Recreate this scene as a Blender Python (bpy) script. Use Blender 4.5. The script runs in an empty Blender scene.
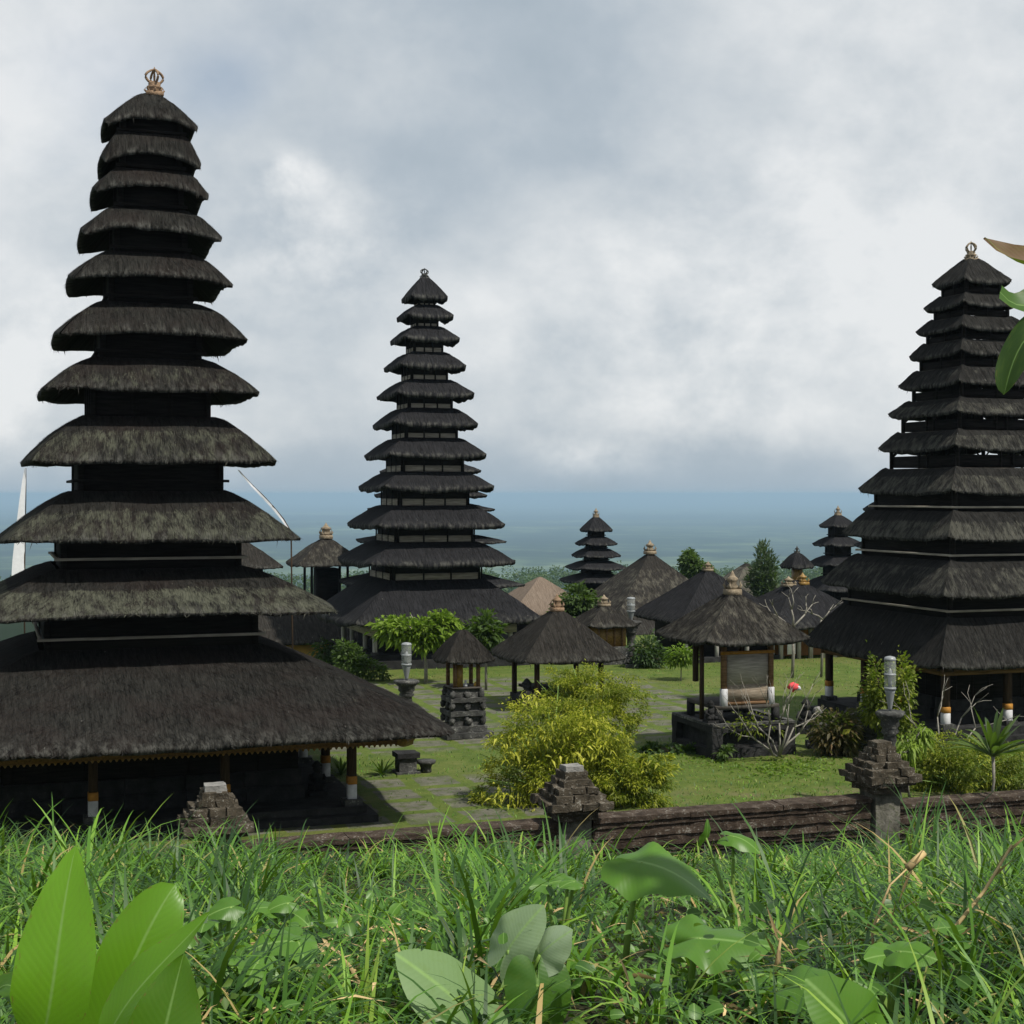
import bpy, math, random
import numpy as np
from mathutils import Vector, Matrix

# ------------------------------------------------------------------ camera, sky, sun, exposure
R = math.radians
H = 6.6                       # eye height above the courtyard
F = 1500.0                    # focal length in pixels of a 1024 frame
TH = R(19)                    # the temple grid is turned 19 degrees
SC = bpy.context.scene
COL = SC.collection
cam = bpy.data.cameras.new('camera'); co = bpy.data.objects.new('camera', cam); COL.objects.link(co)
co.location = (0, 0, H); co.rotation_euler = (R(90), 0, 0)
cam.sensor_width = 36; cam.lens = 36 * F / 1024; cam.shift_y = -18 / 1024
cam.clip_start = 0.1; cam.clip_end = 250000
SC.camera = co
SUN = Vector((0.44, -0.36, 0.82)).normalized()
sl = bpy.data.lights.new('sun', 'SUN'); sl.energy = 5.0; sl.angle = R(1.2); sl.color = (1, 0.95, 0.86)
so = bpy.data.objects.new('sun', sl); COL.objects.link(so)
so.rotation_euler = SUN.to_track_quat('Z', 'Y').to_euler(); so.location = (-20, -30, 60)
SC.view_settings.view_transform = 'Standard'; SC.view_settings.look = 'None'
SC.view_settings.exposure = 0.0; SC.view_settings.gamma = 1
SC.cycles.use_denoising = True
SC.cycles.max_bounces = 8; SC.cycles.diffuse_bounces = 3; SC.cycles.glossy_bounces = 2
SC.cycles.transmission_bounces = 4; SC.cycles.volume_bounces = 1; SC.cycles.transparent_max_bounces = 8


def px(x, y, D):
    return Vector(((x - 512) / F * D, D, H + (494 - y) / F * D))


def make_world():
    w = bpy.data.worlds.new('World'); SC.world = w; w.use_nodes = True
    nt = w.node_tree; N = nt.nodes; L = nt.links
    N.clear()
    out = N.new('ShaderNodeOutputWorld')
    sky = N.new('ShaderNodeTexSky'); sky.sky_type = 'NISHITA'; sky.sun_disc = False
    sky.sun_elevation = math.asin(SUN.z); sky.sun_rotation = math.atan2(SUN.x, SUN.y)
    b1 = N.new('ShaderNodeBackground'); b1.inputs[1].default_value = 0.11
    L.new(sky.outputs[0], b1.inputs[0])
    tc = N.new('ShaderNodeTexCoord'); sep = N.new('ShaderNodeSeparateXYZ'); L.new(tc.outputs['Generated'], sep.inputs[0])

    def m(op, a, b=None, c=None, clamp=False):
        n = N.new('ShaderNodeMath'); n.operation = op; n.use_clamp = clamp
        for i, v in enumerate((a, b, c)):
            if v is None: continue
            if isinstance(v, (int, float)): n.inputs[i].default_value = v
            else: L.new(v, n.inputs[i])
        return n.outputs[0]
    zc = m('ABSOLUTE', sep.outputs[2])
    den = m('ADD', zc, 0.75)
    cb = N.new('ShaderNodeCombineXYZ')
    L.new(m('DIVIDE', sep.outputs[0], den), cb.inputs[0]); L.new(m('DIVIDE', sep.outputs[1], den), cb.inputs[1])

    def noise(scale, det, rough, off, dist=0.0):
        mp = N.new('ShaderNodeMapping'); mp.inputs['Location'].default_value = off
        L.new(cb.outputs[0], mp.inputs[0])
        n = N.new('ShaderNodeTexNoise'); n.inputs['Scale'].default_value = scale; n.inputs['Detail'].default_value = det
        n.inputs['Roughness'].default_value = rough; n.inputs['Distortion'].default_value = dist
        L.new(mp.outputs[0], n.inputs['Vector']); return n.outputs[0]
    n1 = noise(3.4, 8, 0.5, (3.1, 0.7, 0), 0.15)
    n2 = noise(9.0, 10, 0.60, (1.3, 5.2, 0), 0.1)
    puff = m('MULTIPLY', m('SUBTRACT', noise(6.5, 10, 0.60, (4.4, 9.1, 0), 0.1), .38), 3.6, None, True)
    base = m('ADD', m('MULTIPLY', n1, 0.75), m('MULTIPLY', n2, 0.55))      # ~0.66 mean

    def blob(p, q, rad, amp, ysq=1.0):                                     # a bank of brighter / greyer cloud in one part of the sky
        d = Vector(((p - 512) / F, 1, (494 - q) / F)).normalized()
        sb = N.new('ShaderNodeVectorMath'); sb.operation = 'SUBTRACT'; L.new(tc.outputs['Generated'], sb.inputs[0]); sb.inputs[1].default_value = d
        sc = N.new('ShaderNodeVectorMath'); sc.operation = 'MULTIPLY'; L.new(sb.outputs[0], sc.inputs[0]); sc.inputs[1].default_value = (1, 1, ysq)
        ln = N.new('ShaderNodeVectorMath'); ln.operation = 'LENGTH'; L.new(sc.outputs[0], ln.inputs[0])
        mr = N.new('ShaderNodeMapRange'); mr.interpolation_type = 'SMOOTHERSTEP'
        L.new(ln.outputs['Value'], mr.inputs[0]); mr.inputs[1].default_value = 0; mr.inputs[2].default_value = rad / F
        mr.inputs[3].default_value = amp; mr.inputs[4].default_value = 0
        return mr.outputs[0]
    tot = m('ADD', m('MULTIPLY', base, .98), .065)
    for b in ((880, 90, 420, .12), (940, 300, 300, .07), (20, 380, 260, .14), (20, 90, 200, .10), (490, 80, 320, -.10), (760, 210, 220, -.08), (380, 190, 150, -.10),
              (640, 500, 700, -.22, 7), (150, 490, 500, -.14, 5)):
        tot = m('ADD', tot, blob(*b))
    for b in ((640, 350, 330, .32), (315, 235, 150, .46, 1.3), (288, 172, 60, .50, 1.6), (900, 80, 330, .24), (40, 380, 260, .36), (580, 462, 90, .40, 2.5), (250, 320, 260, .18), (820, 330, 300, .16), (60, 80, 160, .25)):
        tot = m('ADD', tot, m('MULTIPLY', blob(*b), puff))
    ramp = N.new('ShaderNodeValToRGB'); L.new(tot, ramp.inputs[0])
    e = ramp.color_ramp.elements
    e[0].position = .36; e[0].color = (.34, .415, .48, 1)
    e[1].position = 1.0; e[1].color = (.82, .84, .85, 1)
    x = e.new(.60); x.color = (.46, .525, .585, 1)
    x = e.new(.78); x.color = (.62, .665, .70, 1)
    b2 = N.new('ShaderNodeBackground'); b2.inputs[1].default_value = 1.0; 
    hz = N.new('ShaderNodeMapRange'); hz.interpolation_type = 'SMOOTHSTEP'; L.new(zc, hz.inputs[0]); hz.inputs[1].default_value = -.004; hz.inputs[2].default_value = .042
    hz.inputs[3].default_value = .7; hz.inputs[4].default_value = 0
    hm = N.new('ShaderNodeMix'); hm.data_type = 'RGBA'; L.new(hz.outputs[0], hm.inputs[0]); L.new(ramp.outputs[0], hm.inputs[6]); hm.inputs[7].default_value = (.37, .465, .55, 1)
    L.new(hm.outputs[2], b2.inputs[0])
    # thin blue gaps in the cloud
    gap = noise(2.6, 5, .5, (7.7, 2.2, 0), .2)
    mr = N.new('ShaderNodeMapRange'); L.new(gap, mr.inputs[0]); mr.inputs[1].default_value = .60; mr.inputs[2].default_value = .80
    mr.inputs[3].default_value = 0.96; mr.inputs[4].default_value = 0.6
    gp = m('SUBTRACT', mr.outputs[0], m('ADD', blob(100, 70, 120, .16, 1.5), blob(225, 85, 70, .18, 1.3)))
    mx = N.new('ShaderNodeMixShader'); L.new(gp, mx.inputs[0]); L.new(b1.outputs[0], mx.inputs[1]); L.new(b2.outputs[0], mx.inputs[2])
    L.new(mx.outputs[0], out.inputs[0])


make_world()

# ------------------------------------------------------------------ helpers
rng = np.random.default_rng(7)


def vnoise(P, scale=1.0, seed=0):
    """value noise in [-1,1] at points P (N,3)"""
    Q = np.asarray(P, float) * scale
    i = np.floor(Q).astype(np.int64); f = Q - i; f = f * f * (3 - 2 * f)

    def h(a, b, c):
        n = (a * 374761393 + b * 668265263 + c * 1274126177 + seed * 974634777) & 0xffffffff
        n = ((n ^ (n >> 13)) * 1103515245) & 0xffffffff
        n = (n ^ (n >> 16)) & 0xffff
        return n / 32767.5 - 1
    r = 0
    for dx in (0, 1):
        for dy in (0, 1):
            for dz in (0, 1):
                wgt = (f[:, 0] if dx else 1 - f[:, 0]) * (f[:, 1] if dy else 1 - f[:, 1]) * (f[:, 2] if dz else 1 - f[:, 2])
                r = r + wgt * h(i[:, 0] + dx, i[:, 1] + dy, i[:, 2] + dz)
    return r


def mesh_obj(name, V, faces, mat, parent=None, uv=None, attrs=None, smooth=False):
    """faces: list of int arrays (M,3) or (M,4)"""
    V = np.asarray(V, np.float32)
    me = bpy.data.meshes.new(name)
    faces = [np.asarray(f, np.int32) for f in faces if len(f)]
    loops = np.concatenate([f.ravel() for f in faces])
    tot = np.concatenate([np.full(len(f), f.shape[1], np.int32) for f in faces])
    start = np.concatenate([[0], np.cumsum(tot)[:-1]]).astype(np.int32)
    me.vertices.add(len(V)); me.vertices.foreach_set('co', V.ravel())
    me.loops.add(len(loops)); me.loops.foreach_set('vertex_index', loops.astype(np.int32))
    me.polygons.add(len(tot)); me.polygons.foreach_set('loop_start', start); me.polygons.foreach_set('loop_total', tot)
    if smooth: me.polygons.foreach_set('use_smooth', np.ones(len(tot), bool))
    me.update(calc_edges=True)
    if uv is not None:
        l = me.uv_layers.new(name='UVMap'); l.data.foreach_set('uv', np.asarray(uv, np.float32)[loops].ravel())
    for k, a in (attrs or {}).items():
        at = me.attributes.new(k, 'FLOAT', 'POINT'); at.data.foreach_set('value', np.asarray(a, np.float32))
    me.validate()
    if mat: me.materials.append(mat)
    o = bpy.data.objects.new(name, me); COL.objects.link(o)
    if parent: o.parent = parent
    return o


def tag(o, label=None, cat=None, group=None, kind=None):
    if label: o['label'] = label
    if cat: o['category'] = cat
    if group: o['group'] = group
    if kind: o['kind'] = kind
    return o


def thing(name, loc, label, cat, rz=0.0, group=None):
    o = bpy.data.objects.new(name, None); COL.objects.link(o); o.empty_display_size = .2
    o.location = loc; o.rotation_euler = (0, 0, rz)
    return tag(o, label, cat, group)


class MB:
    """collects shapes, then links them as one mesh"""
    def __init__(s): s.V = []; s.Q = []; s.T = []; s.n = 0

    def add(s, V, Q=(), T=()):
        V = np.asarray(V, float)
        if len(Q): s.Q.append(np.asarray(Q, np.int64) + s.n)
        if len(T): s.T.append(np.asarray(T, np.int64) + s.n)
        s.V.append(V); s.n += len(V); return s

    def box(s, c, size, rz=0.0, taper=1.0, bev=0.0):
        hx, hy, hz = size[0] / 2, size[1] / 2, size[2] / 2
        b = min(bev, hx * .4, hy * .4, hz * .4)
        if b <= 0:
            V = [(x * hx * (taper if z > 0 else 1), y * hy * (taper if z > 0 else 1), z * hz) for z in (-1, 1) for x, y in ((-1, -1), (1, -1), (1, 1), (-1, 1))]
            Q = [(3, 2, 1, 0), (4, 5, 6, 7), (0, 1, 5, 4), (1, 2, 6, 5), (2, 3, 7, 6), (3, 0, 4, 7)]
        else:
            V = []; Q = []
            for z, e in ((-hz, b), (-hz + b, 0), (hz - b, 0), (hz, b)):
                k = taper if z > 0 else 1
                V += [(x * (hx * k - e), y * (hy * k - e), z) for x, y in ((-1, -1), (1, -1), (1, 1), (-1, 1))]
            for r in range(3):
                for i in range(4): Q.append((r * 4 + i, r * 4 + (i + 1) % 4, r * 4 + 4 + (i + 1) % 4, r * 4 + 4 + i))
            Q += [(3, 2, 1, 0), (12, 13, 14, 15)]
        V = np.array(V); ca, sa = math.cos(rz), math.sin(rz)
        V = np.c_[V[:, 0] * ca - V[:, 1] * sa, V[:, 0] * sa + V[:, 1] * ca, V[:, 2]] + np.array(c)
        return s.add(V, Q)

    def rbox(s, c, size, cell=.15, amp=.02, seed=0, rz=0.0, taper=1.0):
        """a weathered block: finely cut faces pushed in and out by noise"""
        n = [max(1, min(14, int(round(d / cell)))) for d in size]
        Vs = []; Qs = []; k = 0
        for ax in range(3):
            a, b = (ax + 1) % 3, (ax + 2) % 3
            for sg in (-1, 1):
                u, v = np.meshgrid(np.linspace(-1, 1, n[a] + 1), np.linspace(-1, 1, n[b] + 1), indexing='ij')
                P = np.zeros((u.size, 3)); P[:, ax] = sg; P[:, a] = u.ravel(); P[:, b] = v.ravel()
                Vs.append(P); W = n[b] + 1
                for i in range(n[a]):
                    for j in range(n[b]):
                        q = (k + i * W + j, k + (i + 1) * W + j, k + (i + 1) * W + j + 1, k + i * W + j + 1)
                        Qs.append(q if sg > 0 else q[::-1])
                k += u.size
        V = np.concatenate(Vs) * np.array(size) / 2
        tp = 1 + (taper - 1) * (V[:, 2] / size[2] + .5); V[:, 0] *= tp; V[:, 1] *= tp
        ca, sa = math.cos(rz), math.sin(rz)
        V = np.c_[V[:, 0] * ca - V[:, 1] * sa, V[:, 0] * sa + V[:, 1] * ca, V[:, 2]] + np.array(c)
        d = np.stack([vnoise(V, 1 / (cell * 1.6), seed + j) for j in range(3)], 1)
        return s.add(V + d * amp, Qs)

    def tube(s, pts, rad, n=8, cap=True):
        P = np.array([tuple(p) for p in pts], float); m = len(P)
        rad = np.full(m, rad, float) if np.isscalar(rad) else np.array(rad, float)
        T = np.gradient(P, axis=0); T /= np.linalg.norm(T, axis=1)[:, None] + 1e-9
        ref = np.array((0, 0, 1.)) if abs(T[0, 2]) < .9 else np.array((1., 0, 0))
        V = []
        for i in range(m):
            a = np.cross(T[i], ref); a /= np.linalg.norm(a) + 1e-9; b = np.cross(T[i], a)
            for k in range(n):
                t = 2 * math.pi * k / n; V.append(P[i] + rad[i] * (math.cos(t) * a + math.sin(t) * b))
        Q = [(i * n + k, i * n + (k + 1) % n, (i + 1) * n + (k + 1) % n, (i + 1) * n + k) for i in range(m - 1) for k in range(n)]
        Tt = []
        if cap:
            V += [P[0], P[-1]]; e = m * n
            Tt = [(e, (k + 1) % n, k) for k in range(n)] + [(e + 1, (m - 1) * n + k, (m - 1) * n + (k + 1) % n) for k in range(n)]
        return s.add(V, Q, Tt)

    def lathe(s, prof, c=(0, 0, 0), n=16, wob=0.0, lobes=0):
        V = []
        for r, z in prof:
            for k in range(n):
                t = 2 * math.pi * k / n; rr = r * (1 + wob * math.cos(lobes * t))
                V.append((c[0] + rr * math.cos(t), c[1] + rr * math.sin(t), c[2] + z))
        m = len(prof)
        Q = [(i * n + k, i * n + (k + 1) % n, (i + 1) * n + (k + 1) % n, (i + 1) * n + k) for i in range(m - 1) for k in range(n)]
        V += [(c[0], c[1], c[2] + prof[0][1]), (c[0], c[1], c[2] + prof[-1][1])]; e = m * n
        T = [(e, (k + 1) % n, k) for k in range(n)] + [(e + 1, (m - 1) * n + k, (m - 1) * n + (k + 1) % n) for k in range(n)]
        return s.add(V, Q, T)

    def blob(s, c, rad, amp=.2, seed=0, n=12):
        """a lumpy carved mass"""
        V = []
        for i in range(n // 2 + 1):
            a = math.pi * i / (n // 2)
            for k in range(n): t = 2 * math.pi * k / n; V.append((math.sin(a) * math.cos(t), math.sin(a) * math.sin(t), math.cos(a)))
        V = np.array(V); V *= (1 + amp * vnoise(V, 2.2, seed) + amp * .6 * vnoise(V, 5, seed + 3))[:, None]
        V = V * np.array(rad) + np.array(c)
        Q = [(i * n + k, (i + 1) * n + k, (i + 1) * n + (k + 1) % n, i * n + (k + 1) % n) for i in range(n // 2) for k in range(n)]
        return s.add(V, Q)

    def build(s, name, mat, parent=None, smooth=False):
        V = np.concatenate(s.V); f = []
        if s.Q: f.append(np.concatenate(s.Q))
        if s.T: f.append(np.concatenate(s.T))
        return mesh_obj(name, V, f, mat, parent, smooth=smooth)


# ------------------------------------------------------------------ materials
class NT:
    def __init__(s, name):
        s.m = bpy.data.materials.new(name); s.m.use_nodes = True; s.nt = s.m.node_tree; s.N = s.nt.nodes; s.L = s.nt.links
        s.b = s.N['Principled BSDF']; s.out = s.N['Material Output']
        s.b.inputs['Roughness'].default_value = .9; s.b.inputs['Specular IOR Level'].default_value = .15

    def lk(s, a, b): s.L.new(a, b)

    def coord(s, kind='Object', scale=(1, 1, 1), loc=(0, 0, 0), rot=(0, 0, 0)):
        mp = s.N.new('ShaderNodeMapping'); mp.inputs['Scale'].default_value = scale; mp.inputs['Location'].default_value = loc; mp.inputs['Rotation'].default_value = rot
        if kind == 'World':
            g = s.N.new('ShaderNodeNewGeometry'); s.lk(g.outputs['Position'], mp.inputs[0])
        else:
            t = s.N.new('ShaderNodeTexCoord'); s.lk(t.outputs[kind], mp.inputs[0])
        return mp.outputs[0]

    def noise(s, vec, scale, det=4, rough=.55, dist=0):
        n = s.N.new('ShaderNodeTexNoise'); n.inputs['Scale'].default_value = scale; n.inputs['Detail'].default_value = det
        n.inputs['Roughness'].default_value = rough; n.inputs['Distortion'].default_value = dist; s.lk(vec, n.inputs['Vector']); return n.outputs[0]

    def ramp(s, fac, stops):
        r = s.N.new('ShaderNodeValToRGB'); s.lk(fac, r.inputs[0]); e = r.color_ramp.elements
        for i, (p, c) in enumerate(stops):
            x = e[i] if i < 2 else e.new(p); x.position = p; x.color = (*c, 1) if len(c) == 3 else c
        return r.outputs[0]

    def mr(s, v, a, b, c=0., d=1.):
        n = s.N.new('ShaderNodeMapRange'); s.lk(v, n.inputs[0])
        for i, k in enumerate((a, b, c, d)): n.inputs[i + 1].default_value = k
        return n.outputs[0]

    def math(s, op, a, b=0.):
        n = s.N.new('ShaderNodeMath'); n.operation = op
        for i, v in enumerate((a, b)):
            if isinstance(v, (int, float)): n.inputs[i].default_value = v
            else: s.lk(v, n.inputs[i])
        return n.outputs[0]

    def mix(s, fac, a, b, mode='MIX'):
        n = s.N.new('ShaderNodeMix'); n.data_type = 'RGBA'; n.blend_type = mode
        for i, v in ((0, fac), (6, a), (7, b)):
            if isinstance(v, (int, float)): n.inputs[i].default_value = v
            elif isinstance(v, tuple): n.inputs[i].default_value = (*v, 1)
            else: s.lk(v, n.inputs[i])
        return n.outputs[2]

    def attr(s, name):
        a = s.N.new('ShaderNodeAttribute'); a.attribute_name = name; return a.outputs['Fac']

    def bump(s, h, strength=.5, dist=.02):
        n = s.N.new('ShaderNodeBump'); n.inputs['Strength'].default_value = strength; n.inputs['Distance'].default_value = dist
        s.lk(h, n.inputs['Height']); s.lk(n.outputs[0], s.b.inputs['Normal'])

    def color(s, c):
        if isinstance(c, tuple): s.b.inputs['Base Color'].default_value = (*c, 1)
        else: s.lk(c, s.b.inputs['Base Color'])
        return s.m


def thatch_mat(name, dark, light, red, lich):
    t = NT(name); uv = t.coord('UV')
    f1 = t.noise(t.coord('UV', (14, 1.6, 1)), 1.0, 5, .6, .3)
    f2 = t.noise(t.coord('UV', (60, 5, 1)), 1.0, 3, .6)
    big = t.noise(t.coord('UV', (.7, .9, 1), (3, 2, 0)), 1.0, 4, .6)
    fib = t.math('ADD', t.math('MULTIPLY', f1, .55), t.math('MULTIPLY', f2, .45))
    c = t.ramp(fib, [(.33, dark), (.66, light)])
    c = t.mix(t.mr(big, .42, .62, 0, .75), c, t.mix(.5, c, red))
    moss = t.attr('moss')
    pat = t.math('ADD', t.math('MULTIPLY', t.noise(t.coord('UV', (5, 2.2, 1)), 1.0, 6, .65), .55), t.math('MULTIPLY', f2, .20))
    pat = t.math('ADD', pat, t.math('MULTIPLY', t.noise(t.coord('UV', (.8, 1.6, 1), (5, 8, 0)), 1.0, 4, .6), .25))
    k = t.math('SUBTRACT', t.math('ADD', pat, moss), 1.0)
    c = t.mix(t.mr(k, -.02, .12, 0, .8), c, t.mix(f2, (lich[0] * .5, lich[1] * .5, lich[2] * .5), lich))
    fl = t.noise(t.coord('UV', (9, 4, 1), (9, 1, 0)), 1.0, 2, .5)
    c = t.mix(t.mr(fl, .74, .78, 0, .55), c, (.16, .155, .14))
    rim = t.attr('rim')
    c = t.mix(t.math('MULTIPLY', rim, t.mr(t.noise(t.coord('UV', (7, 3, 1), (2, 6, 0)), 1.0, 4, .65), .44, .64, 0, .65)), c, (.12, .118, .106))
    t.bump(t.math('ADD', fib, t.math('MULTIPLY', f1, .8)), 1.0, .06)
    t.b.inputs['Roughness'].default_value = 1; t.b.inputs['Specular IOR Level'].default_value = .08
    return t.color(c)


def stone_mat(name, a, b, spot, amount=.5, scale=3.0, cov=.6):
    t = NT(name); o = t.coord('Object')
    n1 = t.noise(o, scale, 6, .65); n2 = t.noise(o, scale * 6, 4, .6)
    c = t.ramp(n1, [(.3, a), (.7, b)])
    c = t.mix(t.mr(t.math('ADD', t.math('MULTIPLY', n2, .6), t.math('MULTIPLY', n1, .4)), cov, cov + .1, 0, amount), c, spot)
    t.bump(t.math('ADD', n2, n1), .7, .03)
    return t.color(c)


def wood_mat(name, a, b, horiz=True, rough=.85, sc=1.0):
    t = NT(name); o = t.coord('Object', ((2, 2, 22) if horiz else (20, 20, 2)))
    n1 = t.noise(o, sc, 5, .6)
    t.bump(n1, .4, .01); t.b.inputs['Roughness'].default_value = rough
    return t.color(t.ramp(n1, [(.3, a), (.7, b)]))


def plain_mat(name, c, rough=.8, spec=.2, var=.25, sc=8):
    t = NT(name); n = t.noise(t.coord('Object'), sc, 4, .6)
    t.b.inputs['Roughness'].default_value = rough; t.b.inputs['Specular IOR Level'].default_value = spec
    return t.color(t.ramp(n, [(.3, tuple(x * (1 - var) for x in c)), (.7, tuple(min(1, x * (1 + var)) for x in c))]))


def leaf_mat(name, stops, trans=.35, rough=.55, spec=.3, veins=False):
    """leaf colour picked by the per-leaf 'tint' attribute; light passes through the blade"""
    t = NT(name); ti = t.attr('tint')
    c = t.ramp(ti, stops)
    if veins:
        uvn = t.N.new('ShaderNodeTexCoord'); sp = t.N.new('ShaderNodeSeparateXYZ'); t.lk(uvn.outputs['UV'], sp.inputs[0])
        au = t.math('ABSOLUTE', sp.outputs[0])
        vn = t.math('SINE', t.math('MULTIPLY', t.math('SUBTRACT', sp.outputs[1], t.math('MULTIPLY', au, .22)), 130.))
        c = t.mix(t.mr(vn, .2, 1, 0, .06), c, (.05, .10, .015))
        c = t.mix(t.mr(au, .012, .06, .6, 0), c, (.26, .42, .12))
        mott = t.noise(t.coord('UV', (3, 6, 1)), 1.5, 4, .6)
        c = t.mix(t.mr(mott, .5, .75, 0, .3), c, (.12, .19, .02))
        spots = t.noise(t.coord('UV', (5, 9, 1), (3, 1, 0)), 2.5, 3, .6)
        c = t.mix(t.mr(t.math('ADD', spots, t.mr(au, .7, 1.0, 0, .14)), .70, .76, 0, .75), c, (.16, .10, .03))
        t.bump(vn, .05, .002)
    t.b.inputs['Roughness'].default_value = rough; t.b.inputs['Specular IOR Level'].default_value = spec
    t.color(c)
    tr = t.N.new('ShaderNodeBsdfTranslucent'); t.lk(t.mix(.6, c, (.20, .38, .02), 'MIX'), tr.inputs[0])
    mx = t.N.new('ShaderNodeMixShader'); mx.inputs[0].default_value = trans
    t.lk(t.b.outputs[0], mx.inputs[1]); t.lk(tr.outputs[0], mx.inputs[2]); t.lk(mx.outputs[0], t.out.inputs[0])
    return t.m


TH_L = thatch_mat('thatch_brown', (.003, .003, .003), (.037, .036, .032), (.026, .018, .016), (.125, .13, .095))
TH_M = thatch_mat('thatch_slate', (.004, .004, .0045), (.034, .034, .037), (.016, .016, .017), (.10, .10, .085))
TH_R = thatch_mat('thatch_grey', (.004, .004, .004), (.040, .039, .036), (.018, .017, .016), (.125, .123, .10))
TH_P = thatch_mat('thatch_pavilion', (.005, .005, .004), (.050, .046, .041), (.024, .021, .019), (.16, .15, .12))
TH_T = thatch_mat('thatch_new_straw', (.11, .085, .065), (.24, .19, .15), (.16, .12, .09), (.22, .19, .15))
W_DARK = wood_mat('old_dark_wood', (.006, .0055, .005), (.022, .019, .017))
W_GREY = wood_mat('weathered_grey_wood', (.19, .17, .14), (.46, .41, .34))
W_PANEL = wood_mat('panel_wood', (.03, .027, .024), (.085, .076, .064))
W_BROWN = wood_mat('brown_wood', (.09, .052, .026), (.24, .14, .075))
W_POST = wood_mat('post_wood', (.02, .013, .009), (.07, .045, .028), horiz=False)
W_PALE = wood_mat('pale_post', (.25, .24, .22), (.48, .46, .43), horiz=False)
WHITE = plain_mat('white_paint', (.46, .46, .47), var=.2)
OCHRE = plain_mat('ochre_paint', (.34, .16, .03), var=.3)
GOLD = plain_mat('gold_paint', (.22, .125, .025), .5, .5, .45, 14)
FRIEZE = plain_mat('gilded_frieze', (.13, .062, .016), .6, .4, .6, 20)
YELLOW = plain_mat('yellow_plaster', (.50, .31, .06), var=.12, sc=3)
ORANGE = plain_mat('orange_plaster', (.40, .19, .06), var=.15, sc=3)
S_DARK = stone_mat('dark_volcanic_stone', (.020, .020, .020), (.085, .085, .08), (.26, .26, .235), .65, 3.0, .545)
S_BLACK = stone_mat('black_stone', (.010, .010, .010), (.036, .036, .036), (.10, .10, .09), .4, 3.0, .6)
S_WALL = stone_mat('brown_tuff', (.017, .012, .009), (.082, .060, .044), (.27, .26, .23), .75, 4.0, .555)
S_CAP = stone_mat('mossy_brick', (.018, .016, .011), (.095, .078, .056), (.36, .35, .31), .75, 5.0, .555)
S_PALE = stone_mat('pale_stone', (.10, .10, .095), (.30, .29, .27), (.5, .49, .46), .5, 4.0, .6)
TERRA = stone_mat('terracotta', (.13, .085, .05), (.34, .23, .15), (.42, .35, .27), .5, 9.0, .6)
TAN = stone_mat('tan_finial', (.14, .11, .075), (.33, .27, .19), (.45, .4, .33), .5, 9.0, .6)
BARK = plain_mat('pale_bark', (.22, .205, .175), var=.3, sc=12)
BARK_D = plain_mat('brown_bark', (.09, .07, .05), var=.3, sc=12)
METAL = plain_mat('zinc_grey', (.22, .235, .24), .4, .5, .15)
CLOTH = plain_mat('white_cloth', (.75, .75, .78), var=.06)

# ------------------------------------------------------------------ ground
ca, sa = math.cos(TH), math.sin(TH)
P0 = np.array((1.13, 28.4))


def g2w(t, n): return P0[0] + t * ca - n * sa, P0[1] + t * sa + n * ca


def w2g(x, y):
    dx, dy = x - P0[0], y - P0[1]
    return dx * ca + dy * sa, -dx * sa + dy * ca


def bank_z(x, y):
    s = np.asarray(y, float)
    d = np.interp(s, (-30, 0, 5.2, 10, 18, 24, 27, 30, 34), (1.45, 1.5, 1.85, 2.86, 4.58, 6.02, 6.95, 7.7, 8.3))
    P = np.c_[np.ravel(x), np.ravel(y), np.zeros(np.size(x))]
    return H - d + .16 * vnoise(P, .9, 3).reshape(np.shape(s)) * (s > 2) + .04 * vnoise(P, 3, 5).reshape(np.shape(s))


def grid_mesh(name, X, Y, Z, mat, kind='structure'):
    m, n = X.shape
    V = np.c_[X.ravel(), Y.ravel(), Z.ravel()]
    i, j = np.meshgrid(np.arange(m - 1), np.arange(n - 1), indexing='ij'); a = (i * n + j).ravel()
    o = mesh_obj(name, V, [np.c_[a, a + n, a + n + 1, a + 1]], mat, smooth=True)
    o['kind'] = kind
    return o


def bank_mat():
    t = NT('bank_soil'); w = t.coord('World')
    n1 = t.noise(w, 2.2, 6, .65); n2 = t.noise(w, 14, 4, .6)
    c = t.ramp(n1, [(.3, (.008, .009, .004)), (.7, (.022, .025, .009))])
    c = t.mix(t.mr(n2, .55, .7, 0, .6), c, (.085, .065, .04))
    t.bump(n2, .8, .05); return t.color(c)


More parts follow.
